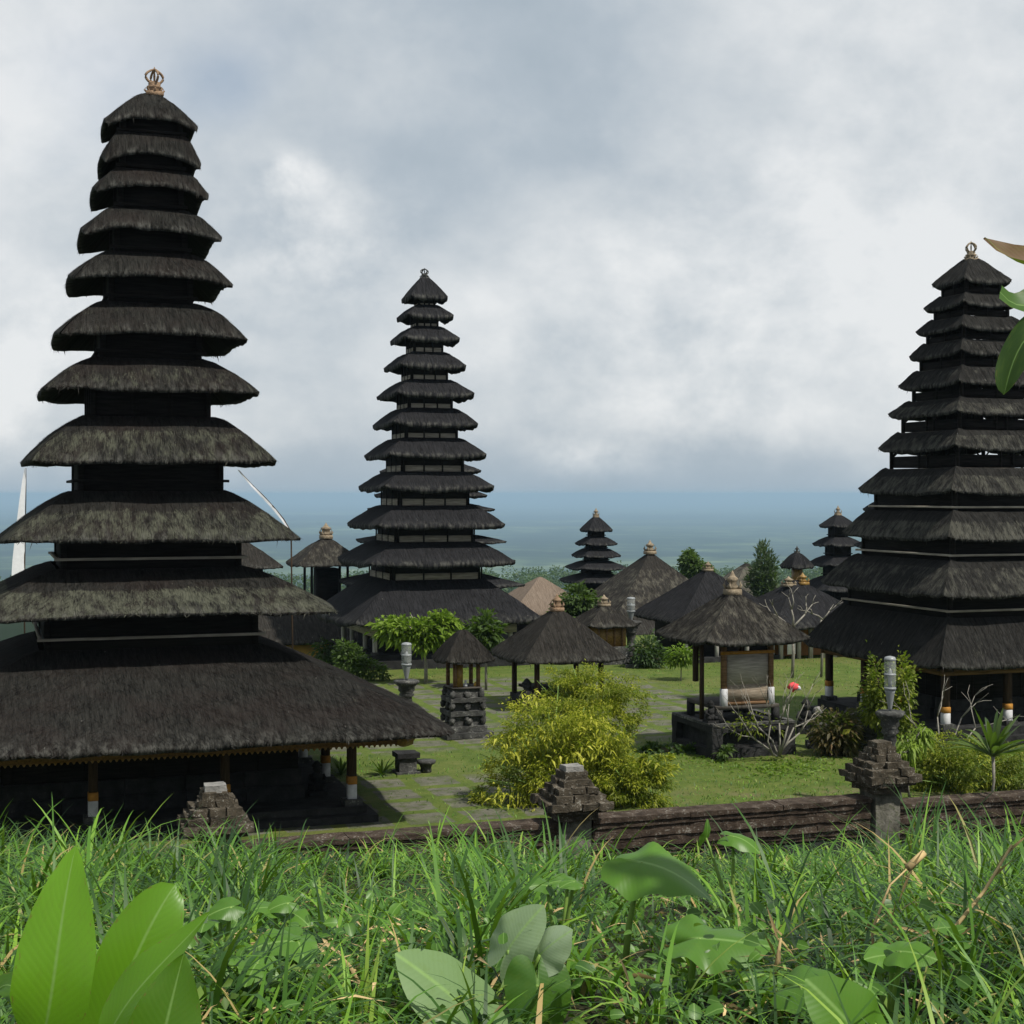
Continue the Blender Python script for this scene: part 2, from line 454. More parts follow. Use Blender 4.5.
def court_mat():
    t = NT('lawn_and_paving')
    g = t.coord('World', (1, 1, 1), (0, 0, 0), (0, 0, 0))
    sub = t.N.new('ShaderNodeVectorMath'); sub.operation = 'SUBTRACT'; t.lk(g, sub.inputs[0]); sub.inputs[1].default_value = (P0[0], P0[1], 0)
    rt = t.N.new('ShaderNodeVectorRotate'); rt.rotation_type = 'Z_AXIS'; rt.inputs['Angle'].default_value = -TH; t.lk(sub.outputs[0], rt.inputs['Vector'])
    gv = rt.outputs[0]
    sp = t.N.new('ShaderNodeSeparateXYZ'); t.lk(gv, sp.inputs[0])
    lo = t.noise(gv, .22, 4, .55); md = t.noise(gv, 1.6, 6, .65); fi = t.noise(gv, 14, 4, .7)
    grass = t.ramp(md, [(.3, (.055, .083, .016)), (.5, (.085, .120, .022)), (.72, (.13, .145, .040))])
    grass = t.mix(t.mr(fi, .40, .72, 0, .45), grass, (.040, .075, .012))
    grass = t.mix(t.mr(lo, .5, .68, 0, .5), grass, (.135, .125, .045))
    br = t.N.new('ShaderNodeTexBrick'); br.offset = 0; br.inputs['Scale'].default_value = 1.0
    br.inputs['Brick Width'].default_value = 1.25; br.inputs['Row Height'].default_value = 1.25; br.inputs['Mortar Size'].default_value = .20; br.inputs['Mortar Smooth'].default_value = .4
    wob = t.N.new('ShaderNodeVectorMath'); wob.operation = 'ADD'; t.lk(gv, wob.inputs[0])
    nz = t.N.new('ShaderNodeTexNoise'); nz.inputs['Scale'].default_value = 1.8; t.lk(gv, nz.inputs['Vector'])
    ms = t.N.new('ShaderNodeVectorMath'); ms.operation = 'SCALE'; t.lk(nz.outputs['Color'], ms.inputs[0]); ms.inputs['Scale'].default_value = .22
    t.lk(ms.outputs[0], wob.inputs[1]); t.lk(wob.outputs[0], br.inputs['Vector'])
    pav = t.ramp(md, [(.3, (.070, .071, .053)), (.7, (.155, .150, .118))])
    pav = t.mix(t.mr(t.noise(gv, 4, 5, .65), .49, .63, 0, .85), pav, (.060, .080, .022))
    joint = t.mr(br.outputs['Fac'], .1, .8, 0, 1)
    pave = t.mix(joint, pav, grass)
    edge = t.math('MULTIPLY', t.math('SUBTRACT', lo, .5), 3.5)
    masks = None
    for t0, t1, n0, n1 in PAVED:
        a = t.math('ADD', sp.outputs[0], edge); b = t.math('ADD', sp.outputs[1], edge)
        k = t.math('MULTIPLY', t.math('MULTIPLY', t.mr(a, t0 - .5, t0 + .5), t.mr(a, t1 - .5, t1 + .5, 1, 0)), t.math('MULTIPLY', t.mr(b, n0 - .5, n0 + .5), t.mr(b, n1 - .5, n1 + .5, 1, 0)))
        masks = k if masks is None else t.math('MAXIMUM', masks, k)
    masks = t.math('MULTIPLY', masks, t.mr(t.noise(gv, .5, 4, .6), .34, .44, .6, 1))
    c = t.mix(masks, grass, pave)
    # bare earth near the wall
    dirt = t.math('MULTIPLY', t.mr(t.noise(gv, .9, 5, .6), .50, .62), t.math('MULTIPLY', t.mr(sp.outputs[1], 2.6, 4.2, 1, 0), t.mr(sp.outputs[0], -1, 1)))
    c = t.mix(t.math('MULTIPLY', dirt, .75), c, (.13, .115, .06))
    t.bump(t.math('ADD', t.math('MULTIPLY', fi, .6), md), .7, .08)
    return t.color(c)


PAVED = ((-9, 2.5, .6, 7.4), (-5, 11.5, 10.5, 24.5))


def far_mat():
    t = NT('far_fields'); w = t.coord('World')
    n1 = t.noise(t.coord('World', (.35, 1, 1)), .00035, 6, .6); n2 = t.noise(w, .004, 6, .65)
    f = t.math('ADD', t.math('MULTIPLY', n1, .6), t.math('MULTIPLY', n2, .4))
    c = t.ramp(f, [(.42, (.006, .016, .008)), (.50, (.014, .032, .014)), (.57, (.085, .12, .05)), (.68, (.26, .29, .17))])
    return t.color(c)


ts = np.linspace(-26, 26, 150); ns = np.linspace(-46, .02, 150)
T_, N_ = np.meshgrid(ts, ns, indexing='ij'); X_, Y_ = g2w(T_, N_)
grid_mesh('grassy_bank', X_, Y_, bank_z(X_, Y_), bank_mat())
ts = np.linspace(-60, 60, 160); ns = np.linspace(0.02, 38, 60)
T_, N_ = np.meshgrid(ts, ns, indexing='ij'); X_, Y_ = g2w(T_, N_)
Z_ = .03 * vnoise(np.c_[X_.ravel(), Y_.ravel(), 0 * X_.ravel()], .5, 9).reshape(X_.shape) - 3 * np.clip((2.2 - T_) / 1.5, 0, 1) * np.clip((N_ - 27) / 2, 0, 1)
grid_mesh('courtyard_lawn', X_, Y_, Z_, court_mat())
ns = np.concatenate([[38, 39, 41, 45, 55, 75, 110, 160, 240], np.geomspace(330, 80000, 60)])
zz = np.interp(ns, (38, 38.5, 41, 110, 400, 700, 1200, 1600, 4000, 90000), (0, -.3, -3, -4, -32, -52, -72, -104, -240, -250))
us = np.linspace(-1, 1, 90)
U_, N_ = np.meshgrid(us, ns, indexing='ij'); T_ = U_ * (60 + .75 * (N_ - 38)); X_, Y_ = g2w(T_, N_)
Z_ = np.broadcast_to(zz, N_.shape) + np.where(N_ > 250, 9, 0) * vnoise(np.c_[X_.ravel(), Y_.ravel(), 0 * X_.ravel()], .0013, 2).reshape(X_.shape)
grid_mesh('far_land', X_, Y_, Z_, far_mat())

# ------------------------------------------------------------------ thatched roofs


def roof(parent, w, t, z0, z1, thick=.12, up=0.0, p=1.35, seed=0, strands=600, fringe=150, moss=(0.4, .3, .9), mat=None, neck=None, rnd=.05, hip=.02, slen=.20, nf=22, ns=9):
    """one square thatched roof: curved thatch, cut eave, soffit, loose straw. moss = (amount, from, to) along the slope"""
    w = w / (1 - rnd * .5); z0 = z0 + thick * .85
    sl = math.hypot(w - t, z1 - z0)
    g = np.random.default_rng(seed + 1000)

    def S(q, s):
        k = np.floor(q).astype(int) % 4; f = q - np.floor(q); v = 2 * f - 1; one = np.ones_like(v)
        x = np.choose(k, (v, one, -v, -one)); y = np.choose(k, (-one, v, one, -v))
        av = np.abs(v)
        r = t + (w - t) * s
        edge = vnoise(np.c_[q * w * 1.2, q * 0 + seed, s * 0], 1.0, seed)
        r = r * (1 + (.014 * edge) * s)
        k2 = 1 - rnd * av ** 6 * s
        X = x * r * k2; Y = y * r * k2
        P3 = np.c_[X * 1.3, Y * 1.3, s * 2 + seed]
        pe = p - .3 * (p - 1.0) * av ** 3
        Z = z1 - (z1 - z0) * s ** pe + up * av ** 3 * s ** 2.5 + (.035 * min(1, w / 2)) * vnoise(P3, 1.0, seed) * np.minimum(1, s * 3) + .012 * vnoise(P3, 5, seed + 5)
        Z = Z + hip * np.exp(-((1 - av) * r / .12) ** 2)
        return np.c_[X, Y, Z], np.c_[k * 37.0 + v * r + seed * 3.7, s * sl]

    def mossv(s, q, n=None):
        a, lo, hi = moss
        m = np.clip((s - lo) / .12, 0, 1) * np.clip((hi - s) / .08 + 1, 0, 1)
        return a * m
    fr = (1 - np.cos(np.linspace(0, math.pi, nf + 1))) / 2 * .35 + np.linspace(0, 1, nf + 1) * .65
    fr = np.clip(fr, 1e-4, 1 - 1e-4)
    ss = np.linspace(0, 1, ns + 1)
    V = []; UV = []; M = []; RM_ = []; Q = []; b = 0
    rn = max(neck if neck else t, t * .98)
    for k in range(4):
        q = k + fr; cols = []
        for s in ss:
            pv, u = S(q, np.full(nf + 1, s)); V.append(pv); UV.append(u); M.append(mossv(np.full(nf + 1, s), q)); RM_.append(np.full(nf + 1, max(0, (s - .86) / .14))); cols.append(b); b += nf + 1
        pe, ue = S(q, np.ones(nf + 1))
        tk = 1 - .72 * np.abs(2 * fr - 1) ** 4
        jag = thick * tk * (1 + .30 * vnoise(np.c_[q * w * 9, q * 0 + seed, q * 0], 1.0, seed + 7))
        lip = pe * np.array((.992, .992, 1)) - np.c_[0 * jag, 0 * jag, jag]
        mid = pe * np.array((.90, .90, 1)) - np.c_[0 * jag, 0 * jag, 0 * jag + thick * tk * .75]
        sN = min(1, max(0, (rn - t) / (w - t)))
        pn, _ = S(q, np.full(nf + 1, sN)); inn = pn - np.array((0, 0, thick * 1.1))
        for a in (lip, mid, inn):
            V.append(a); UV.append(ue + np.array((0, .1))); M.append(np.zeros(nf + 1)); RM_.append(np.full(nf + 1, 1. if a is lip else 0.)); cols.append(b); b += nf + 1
        for i in range(len(cols) - 1):
            j = np.arange(nf); Q.append(np.c_[cols[i] + j, cols[i + 1] + j, cols[i + 1] + j + 1, cols[i] + j + 1])
    T = []
    if strands:
        n = int(strands); q = g.uniform(0, 4, n); s = np.sqrt(g.uniform((t / w) ** 2, 1, n)); s = np.clip((s * w - t) / (w - t), .02, .98)
        ds = slen * g.uniform(.4, 1.3, n) / sl; s2 = np.minimum(s + ds, 1.03)
        wd = g.uniform(.006, .016, n) / (2 * np.maximum(t + (w - t) * s, .1)); sk = g.normal(0, .010, n)
        l1 = g.uniform(-.004, .012, n)[:, None]; l2 = g.uniform(.004, .03, n)[:, None]
        fl = np.floor(q); q = np.clip(q, fl + .012, fl + .988)
        a, ua = S(q - wd, s); c, uc = S(q + wd, s); d, ud = S(q + sk, s2)
        nrm = np.c_[a[:, :2] / (np.abs(a[:, :2]).max(1)[:, None] + 1e-6), np.full(n, 1.0)]; nrm /= np.linalg.norm(nrm, axis=1)[:, None]
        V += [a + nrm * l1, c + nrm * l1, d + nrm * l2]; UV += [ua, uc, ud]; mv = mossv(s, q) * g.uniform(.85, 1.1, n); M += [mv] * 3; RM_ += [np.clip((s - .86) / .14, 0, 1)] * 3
        i = np.arange(n); T.append(np.c_[b + i, b + n + i, b + 2 * n + i]); b += 3 * n
    if fringe:
        n = int(fringe); q = g.uniform(0, 4, n); fl = np.floor(q); q = np.clip(q, fl + .004, fl + .996)
        wd = g.uniform(.008, .022, n) / (2 * w)
        ln = thick * g.uniform(.5, 1.25, n); big = g.uniform(0, 1, n) < .025; ln = np.where(big, ln * 2.0, ln)
        a, ua = S(q - wd, np.full(n, .985)); c, uc = S(q + wd, np.full(n, .985)); d, ud = S(np.clip(q + g.normal(0, .012, n), fl + .004, fl + .996), np.ones(n))
        d = d * np.c_[1 + g.uniform(-.02, .015, n), 1 + g.uniform(-.02, .015, n), np.ones(n)] - np.c_[0 * ln, 0 * ln, ln]
        a[:, 2] -= thick * .3; c[:, 2] -= thick * .3
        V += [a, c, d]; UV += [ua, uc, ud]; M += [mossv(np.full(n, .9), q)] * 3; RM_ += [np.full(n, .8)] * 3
        i = np.arange(n); T.append(np.c_[b + i, b + n + i, b + 2 * n + i]); b += 3 * n
    f = [np.concatenate(Q)] + ([np.concatenate(T)] if T else [])
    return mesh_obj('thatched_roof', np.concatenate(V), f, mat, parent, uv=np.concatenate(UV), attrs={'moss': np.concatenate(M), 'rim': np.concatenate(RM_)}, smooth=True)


def crown_finial(parent, z, h, mat, r=.12):
    """square ornamented base with a crown of curved prongs"""
    m = MB()
    m.box((0, 0, z + h * .06), (2.2 * r, 2.2 * r, h * .16), bev=.01)
    m.lathe([(r * .95, h * .12), (r * .75, h * .2), (r * .95, h * .27), (r * 1.05, h * .32), (r * .7, h * .38), (r * .8, h * .46), (r * .55, h * .52)], (0, 0, z), 14, .06, 7)
    for k in range(8):
        a = k * math.pi / 4; m.tube([(r * .9 * math.cos(a), r * .9 * math.sin(a), z + h * .12), (r * 1.25 * math.cos(a), r * 1.25 * math.sin(a), z + h * .22), (r * 1.1 * math.cos(a), r * 1.1 * math.sin(a), z + h * .30)], [r * .16, r * .13, r * .05], 6)
    for k in range(4):
        a = k * math.pi / 2 + .3; pts = []
        for i in range(9):
            u = i / 8; rr = r * (.45 + .75 * math.sin(min(u * 1.12, 1) * math.pi) ** .8) if u < .9 else r * .12
            pts.append((rr * math.cos(a), rr * math.sin(a), z + h * (.46 + .50 * u)))
        m.tube(pts, [r * .17] * 8 + [r * .1], 6)
    m.lathe([(r * .1, h * .5), (r * .16, h * .7), (r * .1, h * .85), (r * .18, h * .93), (r * .02, h * 1.06)], (0, 0, z), 8)
    return m.build('finial', mat, parent)


def pot_finial(parent, z, h, mat, r=.14, loc=(0, 0)):
    m = MB()
    m.box((loc[0], loc[1], z + h * .1), (2.4 * r, 2.4 * r, h * .24), bev=.01)
    m.lathe([(r * .8, h * .2), (r * 1.0, h * .34), (r * .6, h * .46), (r * .9, h * .56), (r * 1.05, h * .66), (r * .55, h * .75), (r * .3, h * .86), (r * .05, h)], (loc[0], loc[1], z), 12, .08, 6)
    for k in range(4):
        a = k * math.pi / 2 + math.pi / 4
        m.tube([(loc[0] + r * math.cos(a), loc[1] + r * math.sin(a), z + h * .18), (loc[0] + 1.55 * r * math.cos(a), loc[1] + 1.55 * r * math.sin(a), z + h * .4), (loc[0] + 1.2 * r * math.cos(a), loc[1] + 1.2 * r * math.sin(a), z + h * .62)], [r * .3, r * .22, r * .08], 6)
    return m.build('finial', mat, parent)


def post(parent, x, y, z0, z1, r=.085, foot=True, mat=None, lean=0.0):
    """square timber post with a painted foot on a stone pad"""
    h = z1 - z0
    m = MB(); zb = z0 + (h * .36 if foot else 0)
    m.box((x, y, (zb + z1) / 2), (2 * r, 2 * r, z1 - zb), bev=.015)
    m.box((x, y, z1 - .06), (3.6 * r, 3.6 * r, .1), bev=.01)
    o = m.build('post', mat or W_POST, parent)
    if foot:
        MB().box((x, y, zb - h * .05), (2.25 * r, 2.25 * r, h * .10), bev=.01).build('orange_band', OCHRE, o)
        MB().box((x, y, (z0 + zb - h * .10) / 2), (2.15 * r, 2.15 * r, zb - h * .10 - z0), bev=.012).build('white_foot', WHITE, o)
    return o


def statue(parent, x, y, z, h, seed=0, name='carved_guardian', mat=None):
    """squat carved stone guardian: plinth, haunches, chest, arms, crowned head"""
    m = MB(); s = h
    m.rbox((x, y, z + s * .08), (s * .52, s * .5, s * .16), .08, .012, seed)
    m.blob((x, y, z + s * .30), (s * .24, s * .22, s * .19), .22, seed + 1)
    m.blob((x, y - s * .02, z + s * .52), (s * .17, s * .15, s * .18), .2, seed + 2)
    for k in (-1, 1):
        m.tube([(x + k * s * .17, y, z + s * .6), (x + k * s * .25, y - s * .06, z + s * .45), (x + k * s * .14, y - s * .18, z + s * .38)], [s * .06, s * .055, s * .05], 7)
        m.blob((x + k * s * .15, y - s * .16, z + s * .26), (s * .09, s * .12, s * .09), .2, seed + 4 + k)
    m.blob((x, y - s * .03, z + s * .76), (s * .125, s * .125, s * .12), .22, seed + 6)
    m.lathe([(s * .13, 0), (s * .15, s * .03), (s * .10, s * .08), (s * .07, s * .13), (s * .02, s * .17)], (x, y, z + s * .83), 9, .12, 5)
    return m.build(name, mat or S_DARK, parent)


LEFT = [  # half width, eave z, top z, corner lift, neck below
    (.96, 14.62, 15.36, -.26, .62), (1.02, 13.83, 14.36, -.30, .62), (1.18, 13.13, 13.58, -.27, .66), (1.42, 12.18, 12.72, -.27, .74), (1.65, 11.16, 11.77, -.20, .86),
    (1.95, 9.91, 10.69, -.12, 1.04), (2.19, 8.71, 9.48, -.06, 1.25), (2.51, 7.22, 8.24, -.02, 1.49), (2.96, 5.62, 6.66, .0, 1.85), (3.60, 4.18, 5.06, -.05, 2.18), (5.55, 1.86, 3.45, -.05, 3.4)]
MID = [
    (.76, 14.33, 15.24, 0.02, .33), (.93, 13.57, 14.10, 0.05, .45), (1.14, 12.66, 13.24, 0.04, .61), (1.35, 11.57, 12.20, 0.04, .77), (1.58, 10.43, 11.10, 0.05, .93), (1.73, 9.27, 9.96, 0.05, 1.10),
    (1.99, 8.05, 8.78, 0.05, 1.30), (2.20, 6.77, 7.45, 0.04, 1.48), (2.56, 5.32, 6.12, 0.04, 1.66), (2.89, 3.87, 4.70, 0.03, 1.90), (3.75, 1.66, 3.24, 0.04, 2.6)]
RIGHT = [
    (.81, 12.51, 13.32, 0.03, .58), (.96, 11.85, 12.26, 0.03, .74), (1.14, 11.16, 11.60, 0.03, .90), (1.26, 10.45, 10.92, 0.04, 1.04), (1.48, 9.60, 10.15, 0.04, 1.20), (1.72, 8.76, 9.27, 0.04, 1.43),
    (1.93, 7.78, 8.37, 0.04, 1.68), (2.32, 6.57, 7.32, 0.04, 1.98), (2.66, 5.32, 6.13, 0.04, 2.25), (3.17, 3.85, 4.81, 0.03, 2.55), (3.48, 2.02, 3.31, 0.02, 2.6)]


def neck(parent, style, w, z0, z1, seed, vis=.4):
    """the timber box between two roofs"""
    h = z1 - z0
    if style == 'closed':
        m = MB(); m.box((0, 0, (z0 + z1) / 2), (2 * w * .97, 2 * w * .97, h))
        for sx in (-1, 1):
            for sy in (-1, 1): m.box((sx * w * .96, sy * w * .96, (z0 + z1) / 2), (.12, .12, h + .02))
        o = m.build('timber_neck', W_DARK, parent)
        r = MB()
        for k in (-1, 1):
            r.box((0, k * (w + .05), z0 + h * .18), (2 * w + .22, .07, .055)); r.box((k * (w + .05), 0, z0 + h * .18 + .004), (.07, 2 * w + .02, .055))
        r.build('sill_rail', W_GREY if w > 1.6 else W_DARK, o)
    elif style == 'slit':
        m = MB(); m.box((0, 0, z0 + h * .36), (2 * w * .96, 2 * w * .96, h * .72))
        for a in (-1, -.33, .33, 1):
            for k in (-1, 1): m.box((a * w * .95, k * w * .95, (z0 + z1) / 2), (.1, .1, h + .06)); m.box((k * w * .951, a * w * .951, (z0 + z1) / 2), (.1, .1, h + .06))
        o = m.build('timber_neck', W_DARK, parent)
    elif style == 'panel':
        m = MB(); m.box((0, 0, (z0 + z1) / 2), (2 * w * .96, 2 * w * .96, h))
        o = m.build('timber_neck', W_DARK, parent)  # dark colour above the boards paints in the shade of the eave
        r = MB()
        hb = vis * .50
        for k in (-1, 1):
            r.box((0, k * w * .985, z0 + hb / 2 + .05), (2 * w * .9, .05, hb)); r.box((k * w * .985, 0, z0 + hb / 2 + .05), (.05, 2 * w * .9, hb))
        r.build('panel_board', W_GREY, o)
        f = MB()
        for a in (-.93, -.3, .3, .93):
            for k in (-1, 1): f.box((a * w, k * w * 1.0, z0 + h * .5), (.06, .05, h)); f.box((k * w * 1.0, a * w, z0 + h * .5), (.05, .06, h))
        for k in (-1, 1): f.box((0, k * w * 1.0, z0 + .04), (2 * w * .99, .055, .05)); f.box((k * w * 1.0, 0, z0 + .043), (.055, 2 * w * .94, .05))
        f.build('panel_frame', W_DARK, o)
    else:                                                            # open frame: posts, boarded middle, rails, small braces, sky through the gaps
        m = MB(); pw = .085
        for sx in (-1, 1):
            for sy in (-1, 1): m.box((sx * w * .95, sy * w * .95, (z0 + z1) / 2), (pw, pw, h + .08))
        for k in (-1, 1):
            for a in (-.12, .12) if w > 1.3 else (0,):
                m.box((a * w, k * w * .95, (z0 + z1) / 2), (pw * .7, pw * .7, h + .06)); m.box((k * w * .95, a * w, (z0 + z1) / 2), (pw * .7, pw * .7, h + .06))
        for k in (-1, 1):
            m.box((0, k * w * .93, z0 + .05 + vis * .44), (2 * w * .9, .04, vis * .70)); m.box((k * w * .93, 0, z0 + .053 + vis * .44), (.04, 2 * w * .9, vis * .70))
            m.box((0, k * w * .955, z1 - .02), (2 * w, .05, .04)); m.box((k * w * .955, 0, z1 - .023), (.05, 2 * w, .04))
            if w > 1.3:
                for a in (-1, 1):
                    for b0, b1 in ((.92, .80), (.14, .26)):
                        m.tube([(a * w * b0, k * w * .95, z0 + .05 + vis * .78), (a * w * b1, k * w * .95, z0 + .05 + vis * 1.15)], .025, 5)
                        m.tube([(k * w * .95, a * w * b0, z0 + .05 + vis * .78), (k * w * .95, a * w * b1, z0 + .05 + vis * 1.15)], .025, 5)
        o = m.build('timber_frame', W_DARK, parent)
        r = MB()
        for k in (-1, 1): r.box((0, k * (w + .02), z0 + .03), (2 * w + .1, .05, .045)); r.box((k * (w + .02), 0, z0 + .034), (.05, 2 * w, .045))
        r.build('sill_rail', W_PANEL, o)
    return o


def meru(name, label, loc, tiers, mat, style, mosses, seed, strands, p=1.5, rz=TH, thick=.12, fin=None, rnd=.05, pbase=1.15, lean=0.0, fr=170, hip=.02, plinth_top=.35):
    root = thing(name, loc, label, 'temple tower', rz)
    n = len(tiers); p0 = p
    for i, (w, z0, z1, up, nk) in enumerate(tiers):
        t = .10 if i == 0 else tiers[i - 1][4] + .04
        last = i == n - 1; p = p0[i] if isinstance(p0, (list, tuple)) else p0
        r = roof(root, w, t, z0, z1, thick * (1.2 if last else 1), up, pbase if last else (p if i else 1.25), seed + i * 13, strands * (w / 3) ** 2 * (1.4 if last else 1), fr * w / 2, mosses[i], mat, nk, rnd, hip=hip)
        r.location.x = lean * (z0 / 15)
        if i < n - 1:
            zt = tiers[i + 1][2]; sN = min(1, max(0, (nk - t) / (w - t))); zb = z1 - (z1 - z0) * sN ** (p if i else 1.25) - thick * 1.2
            st = style[i] if isinstance(style, (list, tuple)) else style
            k = neck(root, st, nk, zt - .05, max(zb, zt + .06), seed + i, z0 - zt); k.location.x = lean * (z0 / 15)
    return root


# ---- left meru
mossL = [(.34, .2, 1)] * 4 + [(.38, .3, 1), (.43, .3, 1), (.46, .35, 1), (.51, .35, 1), (.53, .36, 1.05), (.56, .40, 1.05), (.38, .3, 1.05)]
LM = meru('meru_tower', 'largest dark eleven-roofed thatched tower at left, lichen on its lower roofs', (-8.12, 32.9, 0), LEFT, TH_L,
          ['closed'] * 6 + ['slit'] + ['closed'] * 3, mossL, 11, 5200, p=[1.6] * 5 + [1.65, 1.65, 1.6, 1.35, 1.25, 1.2], lean=.16, thick=.085, rnd=.045, fr=300)
crown_finial(LM, 15.34, .62, TERRA, .17).location.x = .27


def meru_base(root, w, ze, half, zplinth, cella, frieze=True, posts=(-1, -.33, .33, 1), fmat=None, pmat=None, wallmat=None):
    m = MB()
    m.rbox((0, 0, zplinth * .25), (2 * half + .9, 2 * half + .9, zplinth * .5), .4, .02, 3)
    m.rbox((0, 0, zplinth * .75 + .01), (2 * half + .5, 2 * half + .5, zplinth * .5), .4, .02, 4)
    m.build('stone_plinth', S_BLACK, root)
    c = MB()
    zc = zplinth + (ze - zplinth) * .42
    for i, (g0, g1, e) in enumerate(((zplinth, zplinth + (zc - zplinth) * .5, .12), (zplinth + (zc - zplinth) * .5, zc, .06))):
        nb = 5
        for k in range(nb):
            xw = 2 * (cella + e) / nb
            for sg in (-1, 1):
                c.rbox((-cella - e + xw * (k + .5), sg * (cella + e - .15), (g0 + g1) / 2), (xw - .015, .3, g1 - g0 - .012), .2, .012, k + i * 9)
                c.rbox((sg * (cella + e - .15), -cella - e + xw * (k + .5), (g0 + g1) / 2), (.3, xw - .3 if k in (0, nb - 1) else xw - .015, g1 - g0 - .012), .2, .012, k + i * 7 + 3)
    c.build('stone_cella_base', S_BLACK, root)
    b = MB(); b.box((0, 0, (zc + ze + .3) / 2), (2 * cella, 2 * cella, ze + .3 - zc))
    for k in range(-4, 5): b.box((k * cella / 4.2, -cella - .01, (zc + ze) / 2), (.05, .05, ze - zc)); b.box((-cella - .01, k * cella / 4.2, (zc + ze) / 2), (.05, .05, ze - zc))
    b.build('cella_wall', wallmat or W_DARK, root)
    for sx in posts:
        for sy in posts:
            if abs(sx) < .99 and abs(sy) < .99: continue
            post(root, sx * half, sy * half, zplinth, ze + .1, .085, True, pmat)
            MB().rbox((sx * half, sy * half, zplinth + .06), (.36, .36, .14), .12, .01, 5).build('stone_pad', S_DARK, root)
    if frieze:
        f = MB(); hw = w * .865
        for k in (-1, 1): f.box((0, k * hw, ze - .06), (2 * hw + .14, .12, .24)); f.box((k * hw, 0, ze - .064), (.12, 2 * hw - .02, .24))
        fo = f.build('frieze_beam', FRIEZE, root)
        d = MB(); n = int(2 * hw / .11)
        for i in range(n):
            u = -hw + (i + .5) * 2 * hw / n
            for k in (-1, 1): d.tube([(u, k * (hw + .02), ze - .17), (u, k * (hw + .02), ze - .23)], [.045, .012], 5); d.tube([(k * (hw + .02), u, ze - .17), (k * (hw + .02), u, ze - .23)], [.045, .012], 5)
        d.build('carved_fringe', GOLD, fo)
        e = MB()
        for sx in (-1, 1):
            for sy in (-1, 1): e.blob((sx * hw, sy * hw, ze - .1), (.2, .2, .16), .25, 3 + sx)
        e.build('corner_carving', GOLD, fo)


meru_base(LM, 5.42, 1.80, 3.82, .28, 2.9)
for i, (x, y) in enumerate(((3.35, -2.6), (3.4, 1.0))):
    statue(LM, x, y, .25, .75, 40 + i, mat=S_BLACK)
# weeds rooted in the eave thatch are added with the plants below

# ---- middle meru
mossM = [(.34, .5, 1)] * 7 + [(.42, .8, 1), (.40, .85, 1), (.40, .85, 1), (.34, .3, 1)]
MID = [(w * 1.02, a - .08, b + .02, u, n * .97) for w, a, b, u, n in MID]
MM = meru('meru_tower', 'slate dark eleven-roofed thatched tower in the middle with boarded panels between roofs', (-3.50, 60, 0), MID, TH_M, 'panel', mossM, 31, 2200, p=1.45, fr=120, rnd=.05, thick=.17)
crown_finial(MM, 15.2, .42, S_DARK, .15)


def mid_base(root):
    m = MB(); m.rbox((0, 0, .17), (6.6, 6.6, .34), .5, .02, 2); m.rbox((0, 0, .42), (6.0, 6.0, .2), .5, .02, 3); m.build('stone_plinth', S_BLACK, root)
    MB().box((0, 0, 1.1), (4.4, 4.4, 1.6)).build('cella_wall', W_DARK, root)
    f = MB()
    for k in (-1, 1): f.box((0, k * 2.85, 1.42), (5.8, .1, .34)); f.box((k * 2.85, 0, 1.416), (.1, 5.58, .34))
    f.build('fascia_board', W_GREY, root)
    for sx in (-1, -.42, .42, 1):
        for sy in (-1, -.42, .42, 1):
            if abs(sx) < .9 and abs(sy) < .9: continue
            b = MB(); b.box((sx * 2.7, sy * 2.7, .95), (.15, .15, .86), bev=.01); p_ = b.build('post', W_PALE, root)
            MB().box((sx * 2.7, sy * 2.7, .57), (.26, .26, .12), bev=.01).build('post_base', S_DARK, p_)
    MB().tube([(-1.7, -2.78, .5), (-1.45, -2.8, .9), (-1.40, -2.8, 1.3)], .07, 6).build('leaning_strut', W_PALE, root)


mid_base(MM)

# ---- right meru
mossR = [(.40, .2, 1)] * 3 + [(.44, .2, 1)] * 2 + [(.52, .3, 1)] * 3 + [(.55, .35, 1), (.50, .2, 1), (.42, .15, 1)]
RM = meru('meru_tower', 'tall grey eleven-roofed thatched tower at right, turned corner-on with sky between its roofs', (13.16, 43, 0), RIGHT, TH_R,
          ['open'] * 7 + ['closed'] * 3, mossR, 61, 3400, p=1.4, thick=.09, fr=190, rnd=.03, hip=.05)
crown_finial(RM, 13.27, .56, TAN, .15)
meru_base(RM, 3.48, 1.95, 2.9, .45, 2.2, False, wallmat=W_DARK)
f = MB()
for k in (-1, 1): f.box((0, k * 3.0, 1.93), (6.2, .1, .16)); f.box((k * 3.0, 0, 1.926), (.1, 5.98, .16))
f.build('eave_beam', W_BROWN, RM)
st = MB()
for i in range(4): st.rbox((-3.6 - .34 * i, -.2, .36 - .11 * i), (.36, 1.8, .18), .2, .01, i)
st.build('stone_steps', S_DARK, RM)
d = MB(); d.box((1.1, -2.23, 1.25), (.95, .05, 1.5)); d.box((1.1, -2.26, 1.95), (1.1, .06, .1)); d.build('carved_door', W_BROWN, RM)

# ---- towers further back
MOSS0 = [(.34, .3, 1)] * 12


